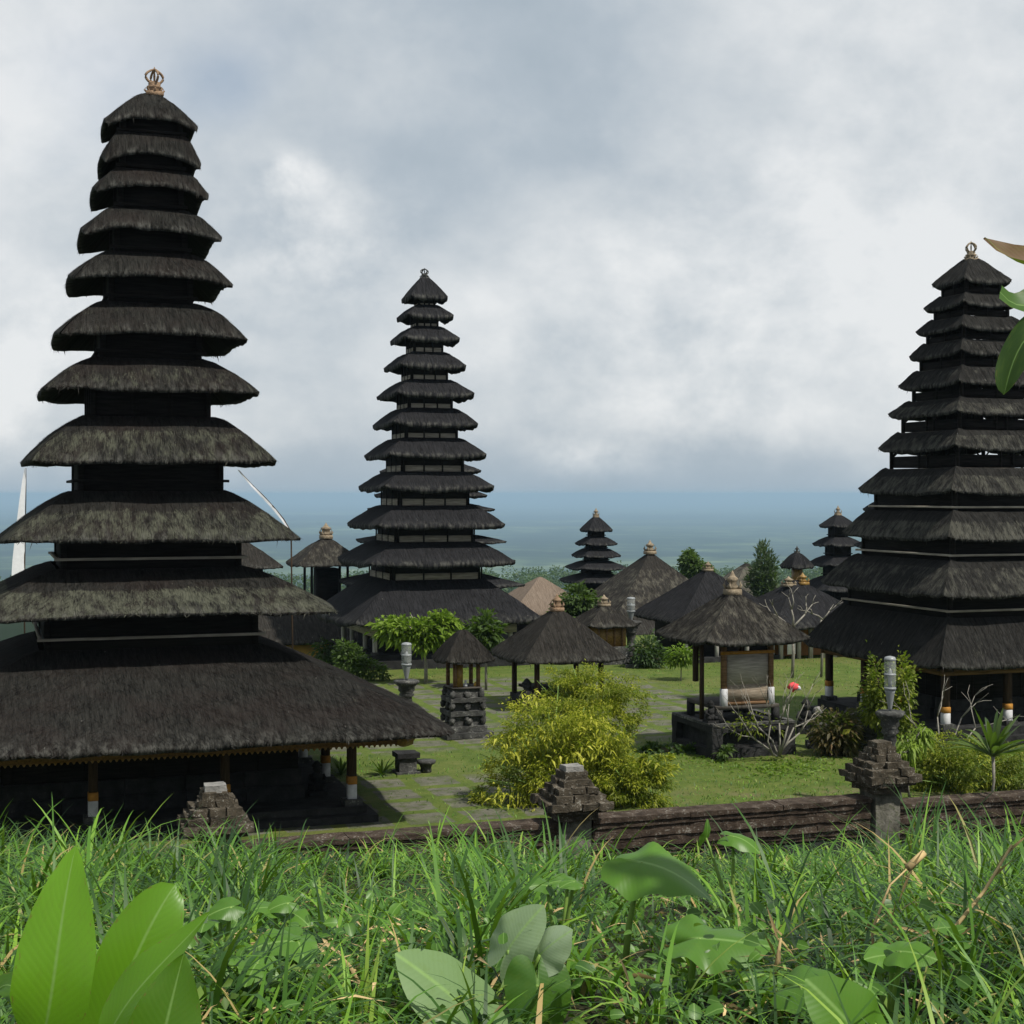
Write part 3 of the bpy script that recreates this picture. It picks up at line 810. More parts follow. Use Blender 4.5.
def small_meru(label, p, D, tiers_px, zg, mat=TH_M, seed=0, fin=True, style='closed', k=None):
    """tiers given as half width, eave z, top z"""
    X = (p - 512) / F * D
    tiers = []
    for i, (w, z0, z1) in enumerate(tiers_px): tiers.append((w, z0 - zg, z1 - zg, .04, w * .45))
    root = meru('meru_tower', label, (X, D, zg), tiers, mat, style, MOSS0, seed, 500, p=1.5, fr=50, thick=.10)
    w, z0, z1, _, nk = tiers[-1]
    MB().box((0, 0, z0 / 2 + .2), (2 * nk, 2 * nk, z0 + .2)).build('cella_wall', W_DARK, root)
    MB().rbox((0, 0, z0 * .15), (2.6 * nk, 2.6 * nk, z0 * .3), .4, .02, seed).build('stone_plinth', S_BLACK, root)
    if fin: pot_finial(root, tiers[0][2] - .05, .6, TAN, .13)
    return root


def tz(rows, D, zg, scale=1.0):
    """(left px, right px, eave y, top y) -> metres"""
    out = []
    for l, r, ye, yt in rows:
        w = (r - l) / 2 / F * D / 1.27
        out.append((w, H + (494 - ye) / F * (D - w), H + (494 - yt) / F * (D - .4 * w)))
    return out


small_meru('small distant five-roofed tower beyond the pavilions in the centre', 596, 90, tz([(580, 613, 532, 517), (574, 617, 546, 537), (571, 621, 558, 548.5), (564, 627, 570.5, 561), (560, 634, 584, 574)], 90, -3), -3, seed=101)
small_meru('stout tower with rounded roofs peeking out behind the slate tower', 430, 72, tz([(392, 465, 452, 432), (376, 483, 473, 460), (371, 491, 498, 486), (362, 496, 512, 502), (356, 502, 530, 520), (350, 509, 545, 534), (340, 516, 564, 553), (330, 525, 590, 572)], 72, -3), -3, seed=121, fin=False)
small_meru('small distant tower of stacked roofs left of the corner-on grey tower', 838, 85, tz([(819, 855, 528, 515), (813, 862, 547, 537), (809, 867, 567, 556), (800, 876, 592, 577), (792, 884, 618, 600)], 85, -3), -3, seed=141)
small_meru('dark tower mostly hidden behind the corner-on grey tower', 893, 76, tz([(872, 914, 494, 480), (865, 921, 512, 500), (861, 925, 530, 520), (857, 929, 549, 538), (850, 936, 572, 560)], 76, -3), -3, seed=161, fin=False)

# ------------------------------------------------------------------ pavilions and shrines


def pav(name, label, cat, p, D, zg, w, ze, za, mat=TH_P, seed=0, strands=1500, fin=('pot', .5, .12), moss=(.45, .1, 1), pr=1.05, thick=.10, ridge=0.06, up=.03):
    X = (p - 512) / F * D
    root = thing(name, (X, D, zg), label, cat, TH)
    roof(root, w, ridge, ze - zg, za - zg, thick, up, pr, seed, strands, 90 * w, moss, mat, w * .8, .03, hip=.035)
    if fin: pot_finial(root, za - zg - .05, fin[1], fin[3] if len(fin) > 3 else TAN, fin[2])
    return root


# pavilion with the boarded back in the middle of the court
r = pav('offering_pavilion', 'thatched pavilion with a wooden board between white-footed posts on a black stone base', 'pavilion', 732.5, 38.7, 0, 1.47, 2.84, 4.06, seed=200, strands=3500, fin=('pot', .62, .15, TAN), moss=(.50, .0, 1))
m = MB(); m.rbox((0, 0, .12), (2.35, 2.35, .24), .2, .02, 1); m.rbox((0, 0, .44), (1.95, 1.95, .44), .2, .02, 2); m.rbox((0, 0, .74), (2.35, 2.35, .16), .2, .02, 3)
for k in range(4):
    a = k * math.pi / 2 + math.pi / 4
    m.rbox((1.02 * 1.414 * math.cos(a), 1.02 * 1.414 * math.sin(a), .42), (.3, .3, .5), .12, .03, k + 8)
m.build('stone_base', S_BLACK, r)
cap = MB()
for k in (-1, 1): cap.rbox((0, k * 1.1, .84), (2.3, .18, .06), .15, .012, 5 + k); cap.rbox((k * 1.1, 0, .841), (.18, 1.99, .06), .15, .012, 7 + k)
cap.build('stone_rim', S_DARK, r)
MB().box((0, 0, 1.22), (1.75, 1.75, .10), bev=.01).build('timber_floor', W_PANEL, r)
for sx in (-1, 1):
    for sy in (-1, 1):
        m = MB(); m.box((sx * .66, sy * .80, 2.3), (.12, .12, 1.2), bev=.01); po = m.build('post', W_BROWN if sy < 0 else W_POST, r)
        if sy < 0: MB().box((sx * .66, sy * .80, 1.48), (.15, .15, .44), bev=.01).build('white_foot', WHITE, po)
        MB().box((sx * .8, sy * .8, 1.0), (.16, .16, .36)).build('floor_leg', S_BLACK, r)
bd = wood_mat('silvered_board', (.22, .20, .175), (.44, .40, .34), sc=1.4)
bb = MB()
bb.box((0, -.80, 2.17), (1.18, .03, .77))
b = bb.build('panel_board', bd, r)
lo = MB()
lo.box((0, -.800, 1.565), (1.18, .030, .44))
lo.build('worn_lower_board', wood_mat('worn_board', (.13, .10, .07), (.32, .27, .21), sc=2.2), b)
MB().box((0, -.83, 2.60), (1.5, .07, .08)).build('frame_rail', OCHRE, b); MB().box((0, -.83, 1.32), (1.4, .07, .07)).build('frame_rail', W_BROWN, b)
bm = MB()
for k in (-1, 1): bm.box((0, k * .8, 2.86), (2.2, .1, .1)); bm.box((k * .95, 0, 2.862), (.1, 1.48, .1))
bm.build('eave_beam', W_DARK, r)
MB().box((-1.05, -.35, 1.85), (.09, .09, 1.9)).build('corner_post', W_POST, r)
statue(r, -1.0, -.75, .83, .6, 210, mat=S_BLACK)

# dark pavilion behind the bamboo
r = pav('low_pavilion', 'low dark thatched pavilion behind the yellow bamboo, pale hip lines on its roof', 'pavilion', 557, 47, 0, 1.66, 1.46, 2.98, seed=230, strands=2500, fin=('pot', .55, .15, TERRA), moss=(.42, 0, 1), pr=1.12)
m = MB(); m.rbox((0, 0, .15), (2.3, 2.3, .3), .25, .02, 3); m.build('stone_base', S_BLACK, r)
MB().box((0, 0, .55), (1.9, 1.9, .08)).build('timber_floor', W_DARK, r)
for sx in (-1, 1):
    for sy in (-1, 1): MB().box((sx * 1.05, sy * 1.05, .85), (.13, .13, 1.2), bev=.01).build('post', W_POST, r)
statue(r, -1.38, -1.05, .0, 1.0, 233, mat=S_BLACK)

# little shrine on a carved stone pedestal
r = pav('pedestal_shrine', 'little thatched shrine raised on a tiered carved stone pedestal in the lawn', 'shrine', 463, 41, 0, .70, 2.02, 2.86, seed=250, strands=900, fin=None, moss=(.40, 0, 1), pr=1.3, thick=.07)
m = MB()
for z, h, w in ((.08, .16, 1.32), (.24, .16, 1.05), (.46, .28, .80), (.66, .13, 1.0), (.84, .24, .72), (1.02, .12, 1.0), (1.20, .22, .74)): m.rbox((0, 0, z), (w, w, h), .10, .02, int(z * 100))
m.build('stone_pedestal', S_DARK, r)
cv = MB()
for z, rr in ((.46, .5), (.84, .5), (1.15, .46)):
    for k in range(4):
        a = k * math.pi / 2; cv.blob((rr * .80 * math.cos(a), rr * .80 * math.sin(a), z), (.11, .11, .12), .35, k + int(z * 10))
        b_ = a + math.pi / 4; cv.blob((rr * 1.22 * math.cos(b_), rr * 1.22 * math.sin(b_), z + .03), (.08, .08, .13), .4, k + 20)
cv.build('carved_boss', S_DARK, r)
MB().box((0, 0, 1.34), (.84, .84, .05)).build('timber_floor', W_PANEL, r)
for sx in (-1, 1):
    for sy in (-1, 1): MB().box((sx * .33, sy * .33, 1.72), (.09, .09, .72)).build('post', W_BROWN, r)
MB().box((-.2, -.36, 1.68), (.16, .04, .6)).build('gilded_board', GOLD, r)
of = MB(); of.lathe([(.05, 0), (.06, .06), (.03, .1), (.035, .16), (.0, .2)], (-.02, -.3, 1.365), 8); of.build('white_offering', WHITE, r)
of = MB(); of.lathe([(.05, 0), (.06, .05), (.02, .12)], (.28, -.25, 1.365), 8); of.build('yellow_offering', YELLOW, r)

# gilded shrine behind
r = pav('gilded_shrine', 'small thatched shrine with gilded walls between the bamboo pavilion and the big roofs', 'shrine', 604, 58.5, 0, 1.02, 1.46, 2.28, seed=270, strands=900, fin=('pot', .45, .17, TAN), moss=(.46, 0, 1), pr=1.15, thick=.08)
MB().box((0, 0, 1.1), (1.3, 1.3, .8)).build('gilded_wall', GOLD, r)
m = MB()
for k in range(4): m.box((-.5 + k * .33, -.67, 1.1), (.06, .05, .8))
m.build('wall_frame', W_BROWN, r)
m = MB(); m.rbox((0, 0, .35), (1.6, 1.6, .7), .2, .02, 4); m.build('stone_base', S_DARK, r)

# open shrine tower at left
r = pav('open_shrine', 'open-posted thatched shrine with a tan finial between the two left towers', 'shrine', 326, 75, -3, 1.75, 3.02, 4.42, seed=290, strands=900, fin=('pot', .8, .24, TAN), moss=(.48, 0, 1), pr=1.2)
for sx in (-1, 1):
    for sy in (-1, 1): MB().box((sx * .9, sy * .9, 4.6), (.11, .11, 3.0)).build('post', W_DARK, r)
MB().box((0, 0, 5.1), (1.05, 1.05, 1.6)).build('shrine_box', W_DARK, r)
m = MB(); m.rbox((0, 0, 1.6), (2.4, 2.4, 3.2), .5, .03, 4); m.rbox((0, 0, 3.4), (1.7, 1.7, 1.8), .3, .03, 5); m.build('stone_base', S_BLACK, r)

# roof glimpsed right of the left tower
r = pav('far_shrine', 'grey roof corner showing between roofs of the largest tower, far behind', 'shrine', 245, 78, -3, 1.7, 2.75, 4.1, seed=300, strands=500, fin=None, moss=(.4, 0, 1), pr=1.2)
MB().box((0, 0, 3), (1.6, 1.6, 6)).build('shrine_box', W_DARK, r)

# yellow walled hall
X = (300 - 512) / F * 68
r = thing('yellow_hall', (X, 66, -3), 'low hall with a bright yellow wall and grey roof behind the largest tower', 'building', TH)
roof(r, 3.6, 1.4, 3.32, 4.6, .08, 0, 1.1, 310, 900, 200, (.42, 0, 1), TH_P, 3, .03)
MB().box((.6, -1.6, 1.6), (6.0, 3.0, 3.3)).build('yellow_wall', YELLOW, r)
for k in (-1, -.33, .33, 1): MB().box((k * 2.9, -2.9, 1.6), (.16, .16, 3.3)).build('post', W_PALE, r)

# large pale-lichened roof, centre back
r = pav('large_hall', 'large hall under a broad grey hipped roof with pale lichen and a tall finial', 'building', 650, 80, -3, 4.3, -.6, 3.45, seed=330, strands=3000, fin=('pot', .75, .22, TAN), moss=(.50, .05, .8), pr=1.0)
MB().box((0, 0, 1.1), (6.2, 6.2, 2.2)).build('wall', W_DARK, r)
# dark hall
r = pav('dark_hall', 'dark hall roof sloping down to the left behind the boarded pavilion', 'building', 708, 61, 0, 2.45, 1.52, 3.52, seed=350, strands=2600, fin=('pot', .4, .14, TAN), moss=(.36, 0, 1), pr=.95, mat=TH_M)
MB().box((.2, .2, .85), (3.4, 3.4, 1.6)).build('wall', W_DARK, r)
for sx in (-1, -.3, .4, 1): MB().box((sx * 1.9, -1.9, .75), (.13, .13, 1.7)).build('post', W_PALE, r)
m = MB(); m.rbox((0, 0, .1), (4.2, 4.2, .2), .5, .02, 4); m.build('stone_base', S_BLACK, r)
# brown roof far back
r = pav('brown_hall', 'small sunlit brown roof far behind the dark hall', 'building', 746, 100, -3, 2.6, -.5, 1.95, seed=360, strands=500, fin=None, mat=TH_P, moss=(.6, 0, 1))
MB().box((0, 0, 1.2), (3.4, 3.4, 2.4)).build('wall', W_DARK, r)
r = pav('straw_hall', 'pale new straw roof beside the slate tower, far behind', 'building', 540, 80, -3, 2.4, .3, 2.15, seed=365, strands=600, fin=None, mat=TH_T, moss=(.2, 0, 1))
MB().box((0, 0, 1.6), (3.4, 3.4, 3.2)).build('wall', W_DARK, r)
# hall behind the bare tree
r = pav('orange_hall', 'hall with orange walls, pale posts and two small golden finials behind the bare tree', 'building', 797, 62, 0, 2.5, 1.25, 3.02, seed=380, strands=1800, fin=None, moss=(.40, 0, 1), mat=TH_M)
MB().box((.3, .6, .7), (3.6, 2.6, 1.4)).build('orange_wall', ORANGE, r)
for k in (-1.7, -.9, -.35, .25, .75, 1.6): MB().box((k, -1.7, .7), (.14, .14, 1.5)).build('post', W_PALE, r)
pot_finial(r, 2.86, .5, GOLD, .17, (.18, -.15)); pot_finial(r, 2.80, .42, TAN, .2, (-.45, -.1))
cl = MB(); cl.box((0, 0, 0), (.42, .02, .85)); cl.box((.1, -.015, -.1), (.12, .02, .6))
o = cl.build('hanging_cloth', CLOTH, r); o.location = (-1.25, -1.75, .62); o.rotation_euler = (0, 0, .2)
# single roofed shrine with domed cap
r = pav('domed_shrine', 'slim shrine with one rounded cap of thatch left of the small stacked tower', 'shrine', 797, 78, -3, .66, 2.72, 3.52, seed=400, strands=300, fin=('pot', .45, .1, S_DARK), pr=1.7, mat=TH_M, moss=(.36, 0, 1))
MB().box((0, 0, 5.3), (.42, .42, 1.2)).build('shrine_box', GOLD, r)
m = MB(); m.rbox((0, 0, 2.4), (1.0, 1.0, 4.8), .3, .03, 4); m.build('stone_base', S_DARK, r)

# ------------------------------------------------------------------ boundary wall
def wall_section(t0, t1, top, label, seed):
    L_ = t1 - t0; x, y = g2w((t0 + t1) / 2, 0)
    root = thing('boundary_wall', (x, y, 0), label, 'wall', TH, 'sections of the boundary wall')
    m = MB(); z = top; rows = ((.10, .54), (.11, .46), (.09, .40), (.12, .45), (.08, .38), (.12, .40), (.10, .32), (.08, .26))
    for i, (h, w) in enumerate(rows):
        n = max(2, int(L_ / 1.9)); off = (i % 2) * .8
        ed = np.clip(np.r_[-L_ / 2, -L_ / 2 + off + np.arange(1, n) * L_ / n, L_ / 2], -L_ / 2, L_ / 2)
        for j in range(len(ed) - 1):
            b = ed[j + 1] - ed[j]
            if b < .05: continue
            m.rbox(((ed[j] + ed[j + 1]) / 2, rng.normal(0, .005), z - h / 2 + rng.normal(0, .003)), (b - .008, w, h - .008), .13, .012, seed + i * 31 + j)
        z -= h
    m.build('moulded_courses', S_WALL, root)
    MB().rbox((0, 0, z - .9), (L_, .2, 1.8), .4, .02, seed).build('wall_foot', S_BLACK, root)
    return root


def gate_pillar(t, top, label, seed, nstep=5, pale=True):
    x, y = g2w(t, 0)
    root = thing('wall_pillar', (x, y, 0), label, 'pillar', TH, 'capped pillars of the boundary wall')
    m = MB(); z = top - .10; w = .46; g = np.random.default_rng(seed)
    hs = .66 / nstep
    for i in range(nstep):
        nb = 2 + i // 2
        for a in range(nb):
            for c in range(nb):
                if 0 < a < nb - 1 and 0 < c < nb - 1: continue
                b = w / nb; j = g.normal(0, .018, 3)
                m.rbox((-w / 2 + b * (a + .5) + j[0], -w / 2 + b * (c + .5) + j[1], z - hs / 2 + j[2] * .4), (b * g.uniform(.9, 1.04), b * g.uniform(.9, 1.04), hs * g.uniform(.85, 1.1)), .09, .032, seed + i * 40 + a * 7 + c)
        m.box((0, 0, z - hs / 2), (w * .8, w * .8, hs)); z -= hs; w += (1.18 - .46) / (nstep - 1)
    m.rbox((0, 0, z - .04), (1.02, 1.02, .08), .12, .02, seed + 40)
    m.rbox((0, 0, z - .15), (.80, .80, .14), .12, .02, seed + 41)
    m.build('stepped_cap', S_CAP, root)
    MB().rbox((0, 0, top - .06), (.36, .36, .13), .09, .02, seed + 50).build('cap_stone', S_PALE if pale else S_CAP, root)
    zb = z - .21
    MB().rbox((0, 0, zb / 2 - .9), (.58, .58, zb + 1.8), .2, .012, seed + 60).build('shaft', stone_mat('plastered_shaft', (.035, .034, .026), (.20, .19, .16), (.05, .06, .025), .7, 2.5, .52), root)
    return root


wall_section(-6.35, -.33, .46, 'mossy brown moulded wall section between the pillars left of centre', 500)
wall_section(.33, 6.40, .47, 'brown moulded wall section below the lawn, between the bamboo pillar and the lamp pillar', 520)
wall_section(7.06, 13.4, .30, 'brown moulded wall section in front of the bushes at the right edge', 540)
wall_section(-13.4, -7.02, .40, 'wall section hidden in long grass in front of the largest tower', 560)
gate_pillar(-6.69, 1.53, 'brown stepped pillar top in front of the largest tower, half sunk in grass', 600)
gate_pillar(0, 1.47, 'stepped stone pillar with a pale cap stone in front of the yellow bamboo', 620)
gate_pillar(6.74, 1.55, 'dark stepped pillar with a plastered shaft below the glass lamp', 640, pale=False)


# ------------------------------------------------------------------ lamps
def glass_mat():
    t = NT('lamp_glass'); t.b.inputs['Base Color'].default_value = (.9, .93, .93, 1); t.b.inputs['Roughness'].default_value = .12
    t.b.inputs['Specular IOR Level'].default_value = .6; t.b.inputs['Base Color'].default_value = (.55, .58, .56, 1)
    tr = t.N.new('ShaderNodeBsdfTransparent'); mx = t.N.new('ShaderNodeMixShader'); mx.inputs[0].default_value = .22
    t.lk(tr.outputs[0], mx.inputs[1]); t.lk(t.b.outputs[0], mx.inputs[2]); t.lk(mx.outputs[0], t.out.inputs[0])
    return t.m


GLASS = glass_mat()


def lamp(label, p, D, ytop, ybot, zg, wd, ped=True):
    X = (p - 512) / F * D; zt = H + (494 - ytop) / F * D; zb = H + (494 - ybot) / F * D; h = zt - zb; r = wd / 2
    root = thing('garden_lamp', (X, D, zg), label, 'lamp', 0, 'glass lamps on stone pedestals')
    z0 = zb - zg
    m = MB(); m.lathe([(r * .25, 0), (r * .35, h * .06), (r * .8, h * .34), (r * .95, h * .40)], (0, 0, z0), 14); m.build('metal_cup', METAL, root, True)
    g = MB(); g.lathe([(r * .93, h * .40), (r, h * .55), (r * .98, h * .93), (r * .80, h * .985)], (0, 0, z0), 18); g.build('glass_chimney', GLASS, root, True)
    m = MB(); m.lathe([(r * .99, h * .93), (r * 1.03, h * .96), (r * .85, h), (r * .2, h * 1.02)], (0, 0, z0), 14); m.lathe([(r * 1.02, h * .395), (r * 1.04, h * .43), (r * 1.0, h * .44)], (0, 0, z0), 14)
    m.lathe([(r * 1.005, h * .66), (r * 1.02, h * .675), (r * 1.005, h * .69)], (0, 0, z0), 14); m.build('metal_cap', METAL, root, True)
    m = MB(); m.lathe([(r * .35, h * .42), (r * .35, h * .56), (r * .42, h * .62), (r * .3, h * .74), (r * .05, h * .80)], (0, 0, z0), 10); m.build('bulb', METAL, root, True)
    if ped:
        m = MB()
        m.lathe([(r * 2.3, z0 + .0), (r * 2.5, z0 - .05), (r * 2.1, z0 - .12), (r * 1.5, z0 - .2), (r * 1.6, z0 - .3), (r * 1.2, z0 - .36), (r * 1.5, z0 - .44), (r * 1.0, z0 - .5), (r * 1.1, z0 - .62), (r * .9, z0 - .7), (r * .9, max(.25, z0 - 1.2)), (r * 2, .2), (r * 2.2, .0)][::-1], (0, 0, 0), 12, .04, 6)
        m.build('stone_pedestal', S_DARK, root)
    return root


lamp('tall glass lamp with a grey metal cup on the stone stand at the right pillar', 890, 31.6, 657, 711, 0, .25)
lamp('glass lamp on a dark stone stand above the eave corner of the largest tower', 406.5, 44, 643, 680, 0, .30)
lamp('smallest glass lamp, on a pillar between the gilded shrine and the dark hall', 631, 60, 597.5, 621, 0, .34)

# ------------------------------------------------------------------ small stone objects in the court
r = thing('stone_pedestal', (*px(406, 774, 35.5)[:2], 0), 'square grey stone block under the golden eave corner of the largest tower', 'stone pedestal', TH)
m = MB(); m.rbox((0, 0, .2), (.42, .42, .36), .1, .012, 3); m.build('block', S_DARK, r); MB().rbox((0, 0, .44), (.54, .54, .12), .1, .012, 4).build('top_slab', S_BLACK, r); MB().rbox((0, 0, .03), (.56, .56, .06), .1, .01, 4).build('foot_slab', S_DARK, r)
r = thing('stone_stool', (*px(426, 773, 35.5)[:2], 0), 'small flared stone stool on the paving beside the square block', 'stone stool', TH)
m = MB(); m.lathe([(.14, 0), (.13, .12), (.16, .2), (.24, .24), (.24, .3)], (0, 0, 0), 8); m.build('stool', S_DARK, r)


def lone_statue(p, y, D, h, label, seed, mat=S_DARK, rz=0):
    v = px(p, y, D); r = thing('stone_guardian', (v.x, v.y, 0), label, 'statue', TH - .4 + rz)
    statue(r, 0, 0, 0, h, seed, 'carved_figure', mat); return r


lone_statue(817, 760, 39.0, 1.05, 'small guardian statue with a pale face beside the stone steps', 701, S_DARK)
lone_statue(849, 752, 38.6, 1.1, 'dark carved statue partly behind the reddish bush', 703, S_BLACK)
lone_statue(866, 755, 38.2, 1.15, 'mossy carved statue between the reddish bush and the lamp stand', 705, S_DARK)
lone_statue(806, 735, 41.5, .95, 'small black carved statue by the left corner post of the grey tower', 707, S_BLACK)
lone_statue(632, 668, 57, .95, 'dark guardian figure at the foot of the smallest lamp', 709, S_DARK)
hd = MB(); v = px(817, 708, 38.8); hd.blob((v.x, v.y, .98), (.10, .09, .13), .25, 4); o = hd.build('stone_mask', S_PALE); tag(o, 'pale stone mask resting on the small guardian statue', 'carving')

# white banners
def banner(label, pts, widths, D):
    """a tall bamboo pole with a narrow white cloth"""
    base = px(pts[-1][0], pts[-1][1], D); root = thing('temple_banner', (base.x, D, -3), label, 'banner')
    V = []; Q = []
    for (x, y), w in zip(pts, widths):
        q = px(x, y, D); V.append((q.x - base.x - w / 2, .03 * math.sin(y * .3), q.z + 3)); V.append((q.x - base.x + w / 2, .05 * math.sin(y * .25), q.z + 3))
    for i in range(len(pts) - 1): Q.append((2 * i, 2 * i + 1, 2 * i + 3, 2 * i + 2))
    mesh_obj('cloth', V, [np.array(Q)], CLOTH, root)
    m = MB(); P = [(px(x, y, D).x - base.x + w / 2, .05, px(x, y, D).z + 3) for (x, y), w in zip(pts, widths)]; P = P + [(P[-1][0] + .1, .05, 0)]
    m.tube(P, np.linspace(.010, .03, len(P)), 6).build('pole', W_POST, root)


banner('tall white banner rising behind the left edge of the largest tower', [(25, 468), (24, 480), (22.5, 500), (20.5, 525), (18.5, 560), (17, 600)], [.04, .11, .20, .30, .40, .46], 52)
banner('thin white streamer curving down just right of the largest tower', [(238, 470), (244, 477), (252, 486), (262, 496), (272, 507), (282, 519), (290, 532)], [.03, .05, .08, .10, .10, .08, .06], 50)

# ------------------------------------------------------------------ plants
G_TREE = leaf_mat('tree_leaves', [(0, (.018, .040, .010)), (1, (.065, .105, .022))], .25)
G_LIGHT = leaf_mat('light_green_leaves', [(0, (.07, .13, .012)), (1, (.20, .29, .03))], .35)
G_BAMBOO = leaf_mat('bamboo_leaves', [(0, (.060, .080, .008)), (.45, (.20, .225, .016)), (.85, (.38, .385, .028)), (1, (.56, .54, .09))], .35)
G_BUSH = leaf_mat('bush_leaves', [(0, (.040, .065, .008)), (.6, (.16, .19, .016)), (1, (.32, .34, .03))], .3)
G_RED = leaf_mat('bronze_leaves', [(0, (.030, .028, .012)), (.7, (.075, .062, .020)), (1, (.13, .07, .03))], .25)
G_DARK = leaf_mat('dark_leaves', [(0, (.012, .028, .008)), (1, (.040, .075, .018))], .2)
G_PALM = leaf_mat('strap_leaves', [(0, (.030, .060, .014)), (1, (.10, .15, .035))], .25, .4, .4)
G_CONIF = leaf_mat('grey_green_needles', [(0, (.030, .050, .028)), (1, (.085, .115, .065))], .2)
G_GRASS = leaf_mat('grass_blades', [(0, (.010, .034, .008)), (.35, (.030, .085, .012)), (.6, (.085, .205, .018)), (.86, (.20, .36, .030)), (.93, (.26, .25, .08)), (1, (.42, .30, .12))], .27, .5, .35)
G_BIG = leaf_mat('canna_leaf', [(0, (.025, .070, .008)), (1, (.14, .32, .014))], .42, .34, .45, True)
G_TARO = leaf_mat('taro_leaf', [(0, (.030, .085, .015)), (.6, (.085, .20, .018)), (.8, (.20, .29, .14)), (1, (.36, .45, .30))], .3, .42, .4, True)
G_DRYB = leaf_mat('brown_banana_leaf', [(0, (.05, .022, .010)), (1, (.15, .075, .03))], .2, .6, .3, True)
G_BANANA = leaf_mat('banana_leaf', [(0, (.012, .032, .006)), (1, (.045, .11, .014))], .3, .5, .3, True)
G_BROWN = leaf_mat('dry_leaf', [(0, (.10, .06, .03)), (1, (.26, .17, .09))], .25, .7, .2, True)
DRY = plain_mat('dry_straw', (.42, .31, .15), var=.3)
STEM = plain_mat('green_stem', (.16, .26, .05), .5, .3, .2)


def cards(P, Dr, L_, W_, droop=.3, seed=0, fold=.25):
    """leaf blades: base points P, directions Dr (N,3), lengths, widths -> verts, quads (two folded quads per leaf)"""
    n = len(P); g = np.random.default_rng(seed)
    Dr = Dr / (np.linalg.norm(Dr, axis=1)[:, None] + 1e-9)
    up = g.normal(0, .6, (n, 3)) + np.array((0, 0, 1.0)); side = np.cross(Dr, up); side /= np.linalg.norm(side, axis=1)[:, None] + 1e-9
    nr = np.cross(side, Dr); L_ = np.broadcast_to(L_, n)[:, None]; W_ = np.broadcast_to(W_, n)[:, None]
    dz = np.array((0, 0, -1.0))
    m = P + Dr * L_ * .45 + dz * L_ * droop * .2; t = P + Dr * L_ + dz * L_ * droop
    l = m + side * W_ / 2 + nr * W_ * fold; r_ = m - side * W_ / 2 + nr * W_ * fold
    V = np.concatenate([P, l, t, r_, m]); i = np.arange(n)
    T = np.concatenate([np.c_[i, n + i, 4 * n + i], np.c_[n + i, 2 * n + i, 4 * n + i], np.c_[i, 4 * n + i, 3 * n + i], np.c_[3 * n + i, 4 * n + i, 2 * n + i]])
    return V, T


def foliage(name, parent, lobes, n, L_, W_, mat, seed, droop=.3, out=.8, jit=.7, tint=(.1, .9), shell=.55, clump=60, cl_r=.3, hang=0.0):
    """leaves gathered in clumps through the volume of several lobes (centre, radii)"""
    g = np.random.default_rng(seed); Ps = []; Ds = []; Ts = []
    vol = np.array([l[1][0] * l[1][1] * l[1][2] for l in lobes]) ** .75; vol /= vol.sum()
    for (c, rad), f in zip(lobes, vol):
        c = np.array(c, float); rad = np.array(rad, float); nn = int(n * f); nc = max(4, nn // clump)
        d = g.normal(0, 1, (nc, 3)); d /= np.linalg.norm(d, axis=1)[:, None]
        rr = g.uniform(shell ** 2, 1, nc) ** .5 * (1 + .22 * vnoise(d, 2.2, seed))
        cc = d * rr[:, None]
        k = g.integers(0, nc, nn)
        off = g.normal(0, cl_r, (nn, 3)) * np.array((1, 1, .7))
        p = cc[k] + off
        Ps.append(c + p * rad); Ds.append(cc[k] * out + off * 1.2 + g.normal(0, jit, (nn, 3)) * .5 + np.array((0, 0, .15 - hang)))
        ct = g.uniform(0, 1, nc)
        Ts.append(np.clip(tint[0] + (tint[1] - tint[0]) * (.72 * ct[k] + .28 * g.uniform(0, 1, nn)), 0, 1))
    P = np.concatenate(Ps); D_ = np.concatenate(Ds); t = np.concatenate(Ts); N = len(P)
    V, T = cards(P, D_, L_ * g.uniform(.6, 1.25, N), W_ * g.uniform(.7, 1.2, N), droop, seed + 1)
    return mesh_obj(name, V, [T], mat, parent, attrs={'tint': np.tile(t, 5)})


def limbs(m, base, tip, r0, r1, kids, depth, g, spread=.5):
    base = np.array(base, float); tip = np.array(tip, float); mid = (base + tip) / 2 + g.normal(0, .06, 3) * np.linalg.norm(tip - base)
    m.tube([base, mid, tip], [r0, (r0 + r1) / 2, r1], 7)
    if depth <= 0: return
    ln = np.linalg.norm(tip - base); d = (tip - base) / ln
    for k in range(kids):
        nd = d + g.normal(0, spread, 3); nd[2] = abs(nd[2]) * .8 + .15; nd /= np.linalg.norm(nd)
        limbs(m, tip, tip + nd * ln * g.uniform(.55, .85), r1, r1 * .55, kids, depth - 1, g, spread)


